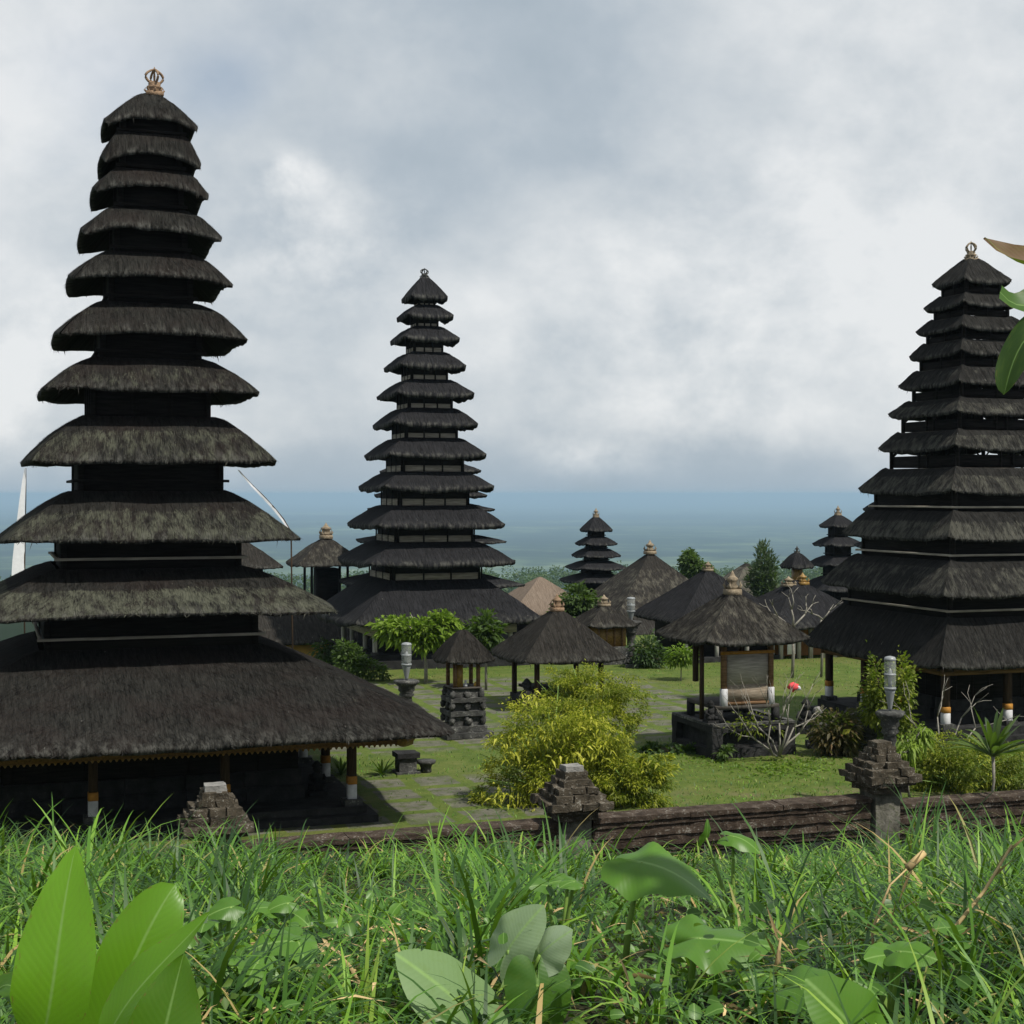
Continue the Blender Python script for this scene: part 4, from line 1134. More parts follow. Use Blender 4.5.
def tree(name, label, cat, p, D, zg, crown, n, L_, W_, mat, seed, trunk=(.12, .05), bark=BARK_D, group=None, **kw):
    """crown: lobes as (px x, px y, px rx, px ry)"""
    X = (p - 512) / F * D; root = thing(name, (X, D, zg), label, cat, 0, group)
    lobes = []
    for cx, cy, rx, ry in crown:
        q = px(cx, cy, D); lobes.append(((q.x - X, 0, q.z - zg), (rx / F * D, (rx + ry) / 2 / F * D, ry / F * D)))
    m = MB(); top = lobes[0][0]; g = np.random.default_rng(seed)
    hmid = max(.1, top[2] - lobes[0][1][2] * .7)
    m.tube([(0, 0, -.1), (g.normal(0, .03), 0, hmid * .5), (top[0] * .5, 0, hmid)], [trunk[0], trunk[0] * .8, trunk[0] * .6], 8)
    for c, rad in lobes:
        for k in range(4):
            e = np.array(c) + g.normal(0, .45, 3) * np.array(rad)
            m.tube([(top[0] * .5, 0, hmid * .95), ((top[0] * .5 + e[0]) / 2, e[1] / 2, (hmid + e[2]) / 2 + .05), e], [trunk[1], trunk[1] * .7, trunk[1] * .3], 6)
    m.build('trunk', bark, root)
    foliage('crown', root, lobes, n, L_, W_, mat, seed, **kw)
    return root


# yellow bamboo in front of the court
def bamboo(label, p, D, lobes, n, seed, tint, mat=G_BAMBOO, L_=.105, W_=.030, name='bamboo_shrub', cat='shrub', stems=9, cl=120, bark=None):
    X = (p - 512) / F * D; root = thing(name, (X, D, 0), label, cat)
    lb = []
    for cx, cy, rx, ry, dy in lobes:
        q = px(cx, cy, D + dy); lb.append(((q.x - X, dy, q.z), (rx / F * D, (rx * .6 + ry * .4) / F * D, ry / F * D)))
    m = MB(); g = np.random.default_rng(seed)
    for c, rad in lb:
        for k in range(stems):
            e = np.array(c) + g.normal(0, .5, 3) * np.array(rad); e[2] = max(e[2], .3)
            m.tube([(g.normal(0, .15), g.normal(0, .15), -.1), (e[0] * .45, e[1] * .45, e[2] * .6), e], [.022, .016, .006], 5)
    m.build('stems', bark or STEM, root)
    foliage('foliage', root, lb, n, L_, W_, mat, seed, droop=.4, out=.7, jit=1.0, tint=tint, shell=.45, clump=cl, cl_r=.115)
    return root


bamboo('greener upper bamboo bush rising behind the yellow bamboo', 597, 36.2, [(590, 690, 50, 26, 0), (615, 715, 34, 30, 0), (560, 690, 34, 24, 0), (560, 740, 40, 40, .3)], 20000, 801, (.05, .82))
bamboo('bright yellow bamboo bush right behind the middle wall pillar', 552, 32.4, [(545, 735, 48, 40, 0), (580, 735, 42, 34, -.3), (520, 760, 36, 34, 0), (505, 795, 34, 32, -.2), (560, 780, 60, 40, 0), (600, 770, 34, 34, 0)], 27000, 802, (.15, 1))
bamboo('low ochre bush at the wall, right of the middle pillar', 632, 31.8, [(632, 780, 38, 32, 0), (655, 770, 18, 20, 0), (610, 790, 30, 26, 0)], 13000, 803, (.05, .78))
# tufts of big pale leaves at the tips of the bamboo
X = (552 - 512) / F * 32.4
gt = np.random.default_rng(5)
cent = [(590, 745), (560, 728), (600, 748), (617, 738), (575, 758), (545, 735), (512, 752), (500, 745), (500, 795), (516, 803), (603, 720), (530, 700), (556, 758), (585, 725), (610, 757), (497, 800), (525, 806), (571, 742), (648, 765), (662, 770)]
P = []; Dd = []
for cx, cy in cent:
    q = px(cx, cy, 31.6)
    for k in range(22): P.append((q.x + gt.normal(0, .12), q.y + gt.normal(0, .15), q.z + gt.normal(0, .12))); Dd.append((gt.normal(0, .6), gt.normal(-.2, .5), gt.uniform(-.5, .3)))
V, T = cards(np.array(P), np.array(Dd), .17 * gt.uniform(.7, 1.2, len(P)), .055, .6, 9)
o = mesh_obj('leaf_tufts', V, [T], G_BAMBOO, bpy.data.objects['bamboo_shrub.001'], attrs={'tint': np.tile(gt.uniform(.6, 1, len(P)), 5)})
o.location = (-X, -32.4, 0); o['kind'] = 'stuff'

# light green spreading tree by the slate tower
tree('spreading_tree', 'low spreading tree with bright green leaves in front of the slate tower', 'tree', 426, 52, 0, [(415, 630, 34, 12), (392, 629, 16, 9), (436, 624, 22, 10), (425, 640, 26, 8)], 2600, .30, .13, G_LIGHT, 811, (.07, .04), BARK, droop=.4, shell=.2, tint=(.2, 1), clump=26, cl_r=.22)
tree('leafy_shrub', 'dark green leafy shrub behind the pedestal shrine', 'shrub', 486, 50.5, 0, [(484, 628, 13, 14), (478, 640, 10, 10), (492, 636, 8, 9)], 900, .30, .14, G_TREE, 813, (.05, .03), BARK, shell=.1, tint=(.2, .9), clump=20)
tree('young_tree', 'young tree with thin pale trunk and light leaves below the dark hall', 'tree', 681, 53, 0, [(682, 655, 12, 9), (676, 661, 7, 6)], 500, .22, .10, G_LIGHT, 815, (.025, .015), BARK, shell=.1, tint=(.1, .7), clump=16)
tree('round_tree', 'distant rounded green tree above the ridge of the dark hall', 'tree', 694, 125, -4, [(691, 562, 12, 11), (703, 570, 10, 9), (694, 578, 14, 10)], 3600, .34, .24, G_TREE, 817, (.25, .1), tint=(.4, 1), clump=40, cl_r=.16, out=.4)
tree('feathery_tree', 'grey-green feathery tree behind the roofs with upright boughs', 'tree', 764, 95, -3, [(763, 575, 11, 26), (756, 582, 9, 17), (770, 580, 8, 20), (763, 590, 14, 12)], 4200, .34, .09, G_CONIF, 819, (.2, .08), out=.3, droop=-.2, tint=(.1, 1), clump=30, shell=.2, cl_r=.16)
tree('broad_tree', 'green leafy tree between the small distant tower and the large hall', 'tree', 578, 74, -3, [(578, 600, 14, 11), (567, 606, 10, 9), (590, 610, 10, 9), (577, 614, 16, 9)], 2400, .32, .16, G_TREE, 821, (.15, .07), tint=(.3, 1), clump=30)
# hedge shrubs by the slate tower
tree('low_shrub', 'low shrubs at the left foot of the slate tower', 'shrub', 358, 53, 0, [(352, 660, 12, 10), (367, 668, 12, 7), (345, 652, 8, 10), (380, 672, 9, 5)], 1600, .20, .08, G_TREE, 823, (.03, .02), tint=(.3, 1), clump=24)
tree('dark_shrub', 'dark shrub growing against the yellow wall', 'shrub', 323, 60, 0, [(322, 648, 7, 10), (328, 655, 7, 8)], 500, .22, .09, G_DARK, 825, (.03, .02), clump=24)
tree('dark_shrub', 'dark shaded shrubs beside the smallest lamp, under the dark hall', 'shrub', 645, 57, 0, [(645, 652, 13, 13), (657, 657, 9, 9)], 1200, .2, .09, G_DARK, 827, (.03, .02), clump=24)
# conical bush behind the lamp
tree('conical_bush', 'two-lobed yellow-green conical bush behind the right lamp', 'shrub', 889, 37.5, 0, [(878, 690, 13, 30), (902, 688, 13, 32), (885, 715, 16, 24), (900, 720, 14, 22), (872, 705, 9, 20)], 4200, .13, .07, G_BUSH, 829, (.05, .03), shell=.3, tint=(.1, .85), clump=34, cl_r=.22)
tree('bronze_bush', 'bronze leaved bush with one yellow leaf by the stone steps', 'shrub', 836, 37.8, 0, [(836, 728, 17, 18), (826, 732, 12, 14), (846, 735, 12, 14), (836, 745, 10, 10)], 1700, .2, .08, G_RED, 831, (.04, .03), tint=(.1, 1), clump=26)
q = px(846, 731, 37.3); V, T = cards(np.array([(q.x - (836 - 512) / F * 37.8 - .1, -.45, q.z - .1)]), np.array([(.6, -.2, .6)]), .33, .16, .2, 3)
mesh_obj('yellow_leaf', V, [T], G_BAMBOO, bpy.data.objects['bronze_bush'], attrs={'tint': np.ones(5)})
# right front bushes
bamboo('wide yellow-green fern-like bush along the wall at the right edge', 955, 33.6, [(950, 765, 40, 30, 0), (920, 775, 24, 24, 0), (985, 770, 34, 28, .2), (1015, 775, 26, 28, 0), (935, 750, 24, 18, 0)], 15000, 833, (.1, 1), G_BUSH, .10, .034, 'garden_bush', 'shrub', 8, 40)
tree('drooping_shrub', 'lime shrub with drooping pointed leaves right beside the lamp pillar', 'shrub', 910, 32.6, 0, [(908, 748, 11, 13), (922, 738, 10, 9), (903, 762, 9, 8), (925, 728, 7, 6)], 520, .17, .055, G_LIGHT, 835, (.03, .02), BARK, droop=.9, hang=.3, tint=(.4, 1), clump=16, shell=.2)
tree('broad_leaf_plant', 'dark low broad-leaved plants at the foot of the boarded pavilion', 'plant', 672, 38.2, 0, [(665, 752, 18, 5), (690, 752, 12, 6), (650, 750, 8, 4)], 700, .2, .11, G_DARK, 837, (.02, .012), clump=16, tint=(.3, 1), shell=.1)
tree('leafy_sprig', 'single leafy sprig on the corner of the black stone base', 'plant', 727, 37, 0, [(726, 752, 6, 7)], 120, .18, .09, G_TREE, 839, (.012, .01), clump=12, tint=(.4, 1), shell=.1)


# strap-leaved plants
def strap_plant(name, label, p, D, base_y, n, L_, W_, seed, stem=0.0, mat=G_PALM, spread=1.0, cat='plant', z=None, dirs=None):
    X = (p - 512) / F * D; zg = 0 if z is None else z; root = thing(name, (X, D, zg), label, cat)
    g = np.random.default_rng(seed); V = []; Q = []; tn = []; b = 0
    for i in range(n):
        a = g.uniform(0, 2 * math.pi); el = g.uniform(.25, 1.35) if spread >= 1 else g.uniform(.7, 1.45); ln = L_ * g.uniform(.6, 1.1); w = W_ * g.uniform(.7, 1.1)
        d = np.array((math.cos(a) * math.cos(el), math.sin(a) * math.cos(el), math.sin(el))); sd = np.array((-math.sin(a), math.cos(a), 0)); dr = g.uniform(.15, .7)
        t = g.uniform(0, 1)
        for k in range(7):
            u = k / 6; c = np.array((0, 0, stem)) + d * ln * u + np.array((0, 0, -1)) * dr * ln * u * u * .6
            ww = w * (math.sin(math.pi * min(1, (u * .9 + .1))) ** .7 if u < 1 else 0.02) / 2
            V += [c - sd * ww + np.array((0, 0, ww * .5)), c, c + sd * ww + np.array((0, 0, ww * .5))]; tn += [t] * 3
            if k: Q += [(b - 3, b - 2, b + 1, b), (b - 2, b - 1, b + 2, b + 1)]
            b += 3
    mesh_obj('leaves', V, [np.array(Q)], mat, root, attrs={'tint': tn}, smooth=True)
    if stem > 0:
        MB().tube([(-.06, 0, -.1), (.02, 0, stem * .5), (0, 0, stem + .03)], [.035, .03, .04], 8).build('stem', BARK, root)
    return root


strap_plant('dracaena', 'strap-leaved dracaena on a thin pale stem at the right edge', 993, 31.9, 790, 36, 1.45, .13, 851, stem=1.0, cat='plant')
for pp, yy, lb in ((382, 777, 'spider lily clump under the right eave of the largest tower, beside the stone block'), (341, 776, 'spider lily clump behind the corner post of the largest tower')):
    strap_plant('spider_lily', lb, pp, 35.2, yy, 34, .62, .05, 853 + pp, mat=G_TREE)


# bare white-branched frangipani
def bare_tree(name, label, p, D, zg, y0, reach, seed, r0=.05, depth=4, kids=2, fan=5, red=False, bark=BARK, spread=.42):
    X = (p - 512) / F * D; root = thing(name, (X, D, zg), label, 'bare tree'); g = np.random.default_rng(seed); m = MB()
    zb = H + (494 - y0) / F * D - zg
    for k in range(fan):
        a = (k - (fan - 1) / 2) / max(1, fan - 1) * 1.7 + g.normal(0, .1)
        tip = np.array((math.sin(a) * reach * .5, g.normal(0, .15), zb + math.cos(a) * reach * .5))
        limbs(m, (g.normal(0, .04), 0, zb - .05), tip, r0 * g.uniform(.6, 1), r0 * .5, kids, depth - 2, g, spread)
    if zb > .3: m.tube([(0, 0, -.05), (.05, 0, zb * .5), (0, 0, zb)], [r0 * 1.3, r0 * 1.1, r0], 7)
    m.build('branches', bark, root)
    if red:
        q = px(793, 687, D); f_ = MB(); f_.blob((q.x - X, 0, q.z - zg), (.13, .1, .11), .25, 5)
        f_.build('red_blossom', plain_mat('red_petal', (.62, .07, .08), var=.15), root)
        f_ = MB(); f_.blob((q.x - X + .13, 0, q.z - zg - .03), (.07, .06, .06), .25, 6); f_.build('white_blossom', WHITE, root)
        foliage('sparse_leaves', root, [((-.6, 0, .95), (.55, .4, .25))], 160, .12, .05, G_BUSH, 77, tint=(.2, .8), shell=.1, clump=8)
    return root


bare_tree('bare_frangipani', 'bare white-branched frangipani with one red blossom beside the boarded pavilion', 777, 37.0, 0, 754, 1.55, 861, .036, 5, 2, 7, True, spread=.30)
bare_tree('bare_tree', 'leafless pale tree in front of the roof of the orange-walled hall', 792, 54, 0, 628, 1.35, 863, .05, 4, 2, 3)
bare_tree('bare_tree', 'smaller leafless pale tree beside the lowest roof of the grey tower', 821, 54, 0, 618, .8, 865, .04, 4, 2, 2)
bare_tree('bare_sapling', 'leafless grey sapling rising out of the fern-like bush before the grey tower', 948, 34.6, 0, 752, 1.7, 867, .028, 4, 2, 4, spread=.5)


# ---------------------------------------------------- grass
def blades(P, az, L_, W_, lean, curl, tint, seed=0, seg=5):
    """arching grass blades, vectorised"""
    n = len(P); d = np.c_[np.cos(az), np.sin(az), np.zeros(n)]; sd = np.c_[-np.sin(az), np.cos(az), np.zeros(n)]
    g = np.random.default_rng(seed); tw = g.uniform(-1, 1, n)
    V = []; T = []
    for k in range(seg + 1):
        u = k / seg; ang = lean + curl * u ** 1.3
        if k == 0: c = P.copy()
        else: c = c + (d * np.sin(ang)[:, None] + np.array((0, 0, 1)) * np.cos(ang)[:, None]) * (L_ / seg)[:, None]
        ww = (W_ * (1 - u ** 2.2) * (.6 + .4 * min(1, u * 4)) / 2)[:, None]
        s2 = sd + d * (tw * u * .8)[:, None]
        if k < seg: V += [c - s2 * ww, c + s2 * ww]; T += [tint, tint]
        else: V += [c]; T += [tint]
    Q = []; i = np.arange(n)
    for k in range(seg - 1): Q.append(np.c_[2 * k * n + i, (2 * k + 1) * n + i, (2 * k + 3) * n + i, (2 * k + 2) * n + i])
    k = seg - 1; Tr = np.c_[2 * k * n + i, (2 * k + 1) * n + i, (2 * k + 2) * n + i]
    return np.concatenate(V), [np.concatenate(Q), Tr], np.concatenate(T)


def round_cards(P, nrm, size, seed=0, n=9):
    """small rounded, cupped weed leaves with a pointed tip"""
    g = np.random.default_rng(seed); m = len(P); nrm = nrm / np.linalg.norm(nrm, axis=1)[:, None]
    a = np.cross(nrm, g.normal(0, 1, (m, 3))); a /= np.linalg.norm(a, axis=1)[:, None]; b = np.cross(nrm, a); V = [P]; UV = [np.tile((0, .3), (m, 1))]
    for k in range(n):
        t = 2 * math.pi * k / n; r = (.62 + .38 * max(0, math.cos(t)) ** 3 - .30 * max(0, -math.cos(t)) ** 6)
        x = r * math.cos(t); y = r * .82 * math.sin(t)
        V.append(P + (a * x + b * y) * size[:, None] + nrm * (size * (abs(y) * .25 - x * x * .3))[:, None]); UV.append(np.tile((y, .4 + .6 * x), (m, 1)))
    i = np.arange(m); T = [np.c_[i, (1 + k) * m + i, (1 + (k + 1) % n) * m + i] for k in range(n)]
    return np.concatenate(V), np.concatenate(T), np.concatenate(UV)


def bank_grass():
    g = np.random.default_rng(99); n = 28000
    nc = 1850; cd = 2.9 * (28.5 / 2.9) ** g.uniform(0, 1, nc); cx = g.uniform(-1, 1, nc) * (.41 * cd + .9)
    D = 2.9 * (28 / 2.9) ** g.uniform(0, 1, n); X = g.uniform(-1, 1, n) * (.41 * D + .9)
    k = g.integers(0, nc, n); use = g.uniform(0, 1, n) < .82; sp = .05 + .010 * cd[k]
    X = np.where(use, cx[k] + g.normal(0, 1, n) * sp, X); D = np.where(use, cd[k] + g.normal(0, 1, n) * sp, D)
    t_, n_ = w2g(X, D); ok = (n_ < -.30) & (D > 2.4); X, D, k, use = X[ok], D[ok], k[ok], use[ok]; m = len(X)
    z = bank_z(X, D)
    lowf = vnoise(np.c_[X, D, 0 * X], .55, 21); pxs = 512 + X / D * F
    # taller on the left and right of the bank, short in the middle
    tall = .46 + .16 * lowf + .10 * np.clip((330 - pxs) / 220, 0, 1) + .12 * np.clip((pxs - 740) / 160, 0, 1) - .20 * np.exp(-((pxs - 630) / 110) ** 2)
    hc = g.uniform(.45, 1.4, nc); L_ = tall * g.uniform(.5, 1.15, m) * np.where(use, hc[k], .55) * np.clip(.55 + D / 17, .6, 1.35)
    W_ = g.uniform(.009, .022, m) * np.clip(.62 + D / 15, .7, 1.9)
    tc = g.normal(0, .24, nc)
    tint = np.clip(.44 + tc[k] * use + .20 * vnoise(np.c_[X, D, 0 * X], .8, 8) + g.normal(0, .13, m), 0, .88); dry = g.uniform(0, 1, m) < .035; tint = np.where(dry, g.uniform(.92, 1, m), tint)
    ca_ = g.uniform(0, 2 * math.pi, nc); az = np.where(use, ca_[k] + g.normal(0, 1.1, m), g.uniform(0, 6.28, m))
    V, f_, t = blades(np.c_[X, D, z - .03], az, L_, W_, g.uniform(.05, .7, m), g.uniform(.6, 2.6, m), tint, 3, 6)
    tag(mesh_obj('long_grass', V, f_, G_GRASS, attrs={'tint': t}), 'long green grass covering the bank in front of the wall', 'grass', kind='stuff')
    # coarse broad-bladed tussocks standing out of the finer grass
    nc = 410; cd = 3.6 * (25 / 3.6) ** g.uniform(0, 1, nc); cx = g.uniform(-1, 1, nc) * (.41 * cd + .8); pc = 512 + cx / cd * F
    ok = (w2g(cx, cd)[1] < -.8) & (g.uniform(0, 1, nc) < np.where(np.abs(pc - 640) < 110, .45, 1.0)); cx, cd, pc = cx[ok], cd[ok], pc[ok]; nc = len(cx)
    per = g.integers(14, 46, nc); k = np.repeat(np.arange(nc), per); m = len(k); r_ = .035 + .006 * cd[k]
    X = cx[k] + g.normal(0, 1, m) * r_; D = cd[k] + g.normal(0, 1, m) * r_
    hc = g.uniform(.45, .95, nc) * np.where(pc < 330, .80, np.where(pc > 760, 1.0, .85)) * np.clip(.5 + cd / 14, .6, 1.25)
    hc = hc * np.where((cd > 8.5) & (((pc > 270) & (pc < 450)) | ((pc > 600) & (pc < 900))), .55, 1)
    L_ = hc[k] * g.uniform(.6, 1.15, m); W_ = g.uniform(.012, .026, m) * np.clip(.6 + cd[k] / 14, .75, 1.5)
    tint = np.clip(np.repeat(g.uniform(.12, .72, nc), per) + g.normal(0, .10, m), 0, .88); tint = np.where(g.uniform(0, 1, m) < .04, g.uniform(.92, 1, m), tint)
    V, f_, t = blades(np.c_[X, D, bank_z(X, D) - .03], g.uniform(0, 6.28, m), L_, W_, g.uniform(.03, .5, m), g.uniform(.6, 2.5, m), tint, 4, 7)
    tag(mesh_obj('coarse_grass', V, f_, G_GRASS, attrs={'tint': t}, smooth=True), 'coarse arching grass tussocks standing out of the finer grass', 'grass', kind='stuff')
    # low leafy ground cover between the blades
    n = 9000; D = 3.2 * (24 / 3.2) ** g.uniform(0, 1, n); X = g.uniform(-1, 1, n) * (.37 * D + .4); z = bank_z(X, D) + g.uniform(.02, .20, n)
    V, T = cards(np.c_[X, D, z], np.c_[g.normal(0, 1, n), g.normal(0, 1, n), g.uniform(-.1, .6, n)], .05 * g.uniform(.5, 1.5, n), .028, .3, 6)
    tag(mesh_obj('ground_cover', V, [T], leaf_mat('weed_leaves', [(0, (.03, .07, .012)), (1, (.12, .20, .03))], .3), attrs={'tint': np.tile(g.uniform(0, 1, n), 5)}), 'small leafy weeds growing low between the grass', 'weeds', kind='stuff')
    n = 900; k = g.integers(0, 90, n); cd = 3.9 * (11 / 3.9) ** g.uniform(0, 1, 90); cx = g.uniform(-1, 1, 90) * .35 * cd
    X = cx[k] + g.normal(0, .13, n); D = cd[k] + g.normal(0, .13, n); z = bank_z(X, D) + g.uniform(.05, .34, n)
    V, T, UVc = round_cards(np.c_[X, D, z], np.c_[g.normal(0, .5, n), g.normal(-.45, .4, n), np.full(n, 1.)], g.uniform(.020, .052, n), 12)
    tag(mesh_obj('broad_weeds', V, [T], G_TARO, attrs={'tint': np.tile(g.uniform(.05, .62, n), 10)}, uv=UVc, smooth=True), 'patches of round-leaved weeds between the grass blades', 'weeds', kind='stuff')
    n = 420; X = np.concatenate([g.normal(-.55, .28, n // 2), g.uniform(-1.8, 1.9, n // 2)]); D = np.concatenate([g.normal(6.4, .7, n // 2), g.uniform(4.2, 8, n // 2)]); z = bank_z(X, D) + g.uniform(.08, .26, n)
    V, T = cards(np.c_[X, D, z], np.c_[g.normal(0, 1, n), g.normal(0, .6, n), g.uniform(-.5, .3, n)], .17 * g.uniform(.5, 1.5, n), .014, .3, 18)
    tag(mesh_obj('dead_grass', V, [T], DRY), 'straw-coloured dead grass lying over the green blades', 'litter', kind='stuff')
    n = 1100; D = 3.4 * (14 / 3.4) ** g.uniform(0, 1, n); X = g.uniform(-1, 1, n) * (.37 * D + .2); z = bank_z(X, D) + g.uniform(.01, .10, n)
    V, T = cards(np.c_[X, D, z], np.c_[g.normal(0, 1, n), g.normal(0, 1, n), g.uniform(-.2, .3, n)], .11 * g.uniform(.4, 1.6, n), .022, .2, 8)
    tag(mesh_obj('dry_litter', V, [T], G_BROWN, attrs={'tint': np.tile(g.uniform(.3, 1, n), 5)}, uv=np.zeros((5 * n, 2)) + .5), 'dry straw and dead leaves lying in the grass', 'litter', kind='stuff')


bank_grass()


def lawn_grass():
    g = np.random.default_rng(123); n = 42000
    D = 30 * (62 / 30) ** g.uniform(0, 1, n); X = g.uniform(-1, 1, n) * .36 * D; t_, n_ = w2g(X, D)
    edge = 3.5 * .3 * vnoise(np.c_[t_, n_, 0 * X], .22, 3)
    pav_ = np.zeros(n, bool)
    for t0, t1, n0, n1 in PAVED: pav_ |= (t_ > t0) & (t_ < t1) & (n_ > n0) & (n_ < n1)
    ok = (n_ > .4) & (n_ < 37) & (~pav_ | (g.uniform(0, 1, n) < .12))
    X, D = X[ok], D[ok]; m = len(X)
    V, f_, t = blades(np.c_[X, D, 0 * X - .01], g.uniform(0, 6.28, m), g.uniform(.04, .12, m), g.uniform(.015, .03, m), g.uniform(.1, .8, m), g.uniform(.2, 1, m), np.clip(g.normal(.5, .2, m), 0, .9), 5, 2)
    tag(mesh_obj('lawn_grass', V, f_, G_GRASS, attrs={'tint': t}), 'short mown grass of the temple court', 'grass', kind='stuff')
    n = 500; c = [px(790, 768, 36.2), px(770, 772, 35.6), px(700, 762, 37.4), px(820, 765, 36.6)]
    P = np.array([c[i % 4][:] for i in range(n)]); P[:, 2] = 0; P[:, :2] += g.normal(0, .45, (n, 2)); P[:, 1] += g.normal(0, .4, n)
    V, T = cards(P, np.c_[g.normal(0, 1, n), g.normal(0, 1, n), g.uniform(.3, 1.2, n)], .16, .06, .3, 6)
    tag(mesh_obj('lawn_weeds', V, [T], G_LIGHT, attrs={'tint': np.tile(g.uniform(0, .6, n), 5)}), 'leafy weeds on the lawn beside the bare frangipani', 'weeds', kind='stuff')


lawn_grass()


def eave_weeds():
    g = np.random.default_rng(17); n = 700
    c, s = math.cos(TH), math.sin(TH); P = []
    spots = [(-.95, 30), (-.45, 40), (-.35, 40), (-.28, 30), (-.05, 40), (.1, 60), (.18, 50), (.3, 30), (.78, 80), (.82, 60), (-.7, 30), (.5, 20)]
    for a, k in spots:
        for i in range(k): P.append((a * 5.42 + g.normal(0, .12), -5.30 + g.uniform(0, .5), 1.88 + g.uniform(0, .1)))
    P = np.array(P); P[:, 2] += (P[:, 1] + 5.3) * .35; m = len(P)
    V, T = cards(P, np.c_[g.normal(0, 1, m), g.normal(-.4, .7, m), g.uniform(-.3, .9, m)], .11 * g.uniform(.5, 1.4, m), .045, .5, 6)
    mesh_obj('eave_weeds', V, [T], G_BUSH, LM, attrs={'tint': np.tile(g.uniform(.1, 1, m), 5)})
    bpy.data.objects['eave_weeds']['kind'] = 'stuff'


eave_weeds()


# ---------------------------------------------------- large foreground leaves
def big_leaf(parent, pts, width, mat, tint, face, fold=.25, wave=.02, prof=None, name='leaf', nv=9, nu=22, seed=0, loc=(0, 0, 0)):
    """a broad blade swept along a curve of points; face = direction the upper side looks to"""
    P = np.array([tuple(p) for p in pts], float) - np.array(loc); m = len(P)
    u = np.linspace(0, 1, nu); k = np.linspace(0, 1, m)
    # smooth curve (Catmull-Rom by numpy interpolation of a Bezier through the points)
    co_ = np.polyfit(k, P, min(3, m - 1)); C = np.stack([np.polyval(co_[:, j], u) for j in range(3)], 1)
    T = np.gradient(C, axis=0); T /= np.linalg.norm(T, axis=1)[:, None]
    fc = np.array(face, float); side = np.cross(T, fc); side /= np.linalg.norm(side, axis=1)[:, None]; nr = np.cross(side, T)
    if prof is None: prof = lambda x: np.sin(math.pi * x ** .8) ** .75
    w = width / 2 * np.clip(prof(u), 0, 1)
    v = np.linspace(-1, 1, nv); g = np.random.default_rng(seed); ph = g.uniform(0, 6, 2)
    V = []; UV = []
    for j in v:
        wv = wave * np.sin(u * 14 + ph[0] + (j > 0) * ph[1]) * j * j
        V.append(C + side * (w * j)[:, None] + nr * (abs(j) * w * fold + wv)[:, None]); UV.append(np.c_[np.full(nu, j), u])
    V = np.concatenate(V); UV = np.concatenate(UV)
    i, j = np.meshgrid(np.arange(nv - 1), np.arange(nu - 1), indexing='ij'); a = (i * nu + j).ravel()
    return mesh_obj(name, V, [np.c_[a, a + 1, a + nu + 1, a + nu]], mat, parent, uv=UV, attrs={'tint': np.full(len(V), tint)}, smooth=True)


def canna():
    D = 3.7; b = px(95, 1024, D); zg = float(bank_z(np.array([b.x]), np.array([b.y]))[0]); base = Vector((b.x, b.y, zg))
    root = thing('canna_plant', base, 'canna plant with large bright green upright leaves in the lower left corner', 'plant')
    tp = lambda x, y, d: px(x, y, D + d)
    lp = lambda x: np.sin(math.pi * np.clip(x, 0, 1) ** .85) ** .8 * (1 - .25 * x)
    big_leaf(root, [tp(40, 1050, .0), tp(52, 990, -.03), tp(62, 920, .0), tp(76, 845, .06)], .195, G_BIG, 1.0, (.05, -1, .25), .10, .004, lambda x: np.clip(np.sin(math.pi * np.clip(x, 0, 1) ** .8), 0, 1) ** .62 * (1.06 - .30 * x ** 3), seed=1, loc=base)
    big_leaf(root, [tp(95, 1070, .10), tp(118, 1000, .08), tp(146, 935, .10), tp(176, 884, .16)], .185, G_BIG, .80, (.25, -1, .2), .12, .004, lambda x: np.clip(np.sin(math.pi * np.clip(x, 0, 1) ** .95), 0, 1) ** .5 * 1.02, seed=2, loc=base)
    big_leaf(root, [tp(104, 1050, -.06), tp(130, 1000, -.06), tp(170, 955, -.04), tp(210, 912, .0)], .125, G_BIG, .72, (-.45, -.8, .55), .35, .004, lp, seed=3, loc=base)
    big_leaf(root, [tp(150, 1090, -.10), tp(160, 1050, -.12), tp(172, 1000, -.10), tp(184, 953, -.08)], .20, G_BIG, .42, (.1, -1, .0), .15, .004, lp, seed=4, loc=base)
    big_leaf(root, [tp(-10, 1000, .3), tp(8, 985, .3), tp(24, 1000, .25), tp(42, 1035, .2)], .09, G_BIG, .2, (0, -.6, 1), .2, .004, lp, seed=5, loc=base)
    m = MB()
    for x, y in ((40, 1050), (95, 1070), (104, 1050), (150, 1090)):
        q = tp(x, y, .05) - base; m.tube([(q.x * .3, .1, -.05), (q.x * .7, .05, q.z * .5), (q.x, q.y, q.z + .02)], [.016, .013, .008], 6)
    m.build('stems', STEM, root)


canna()


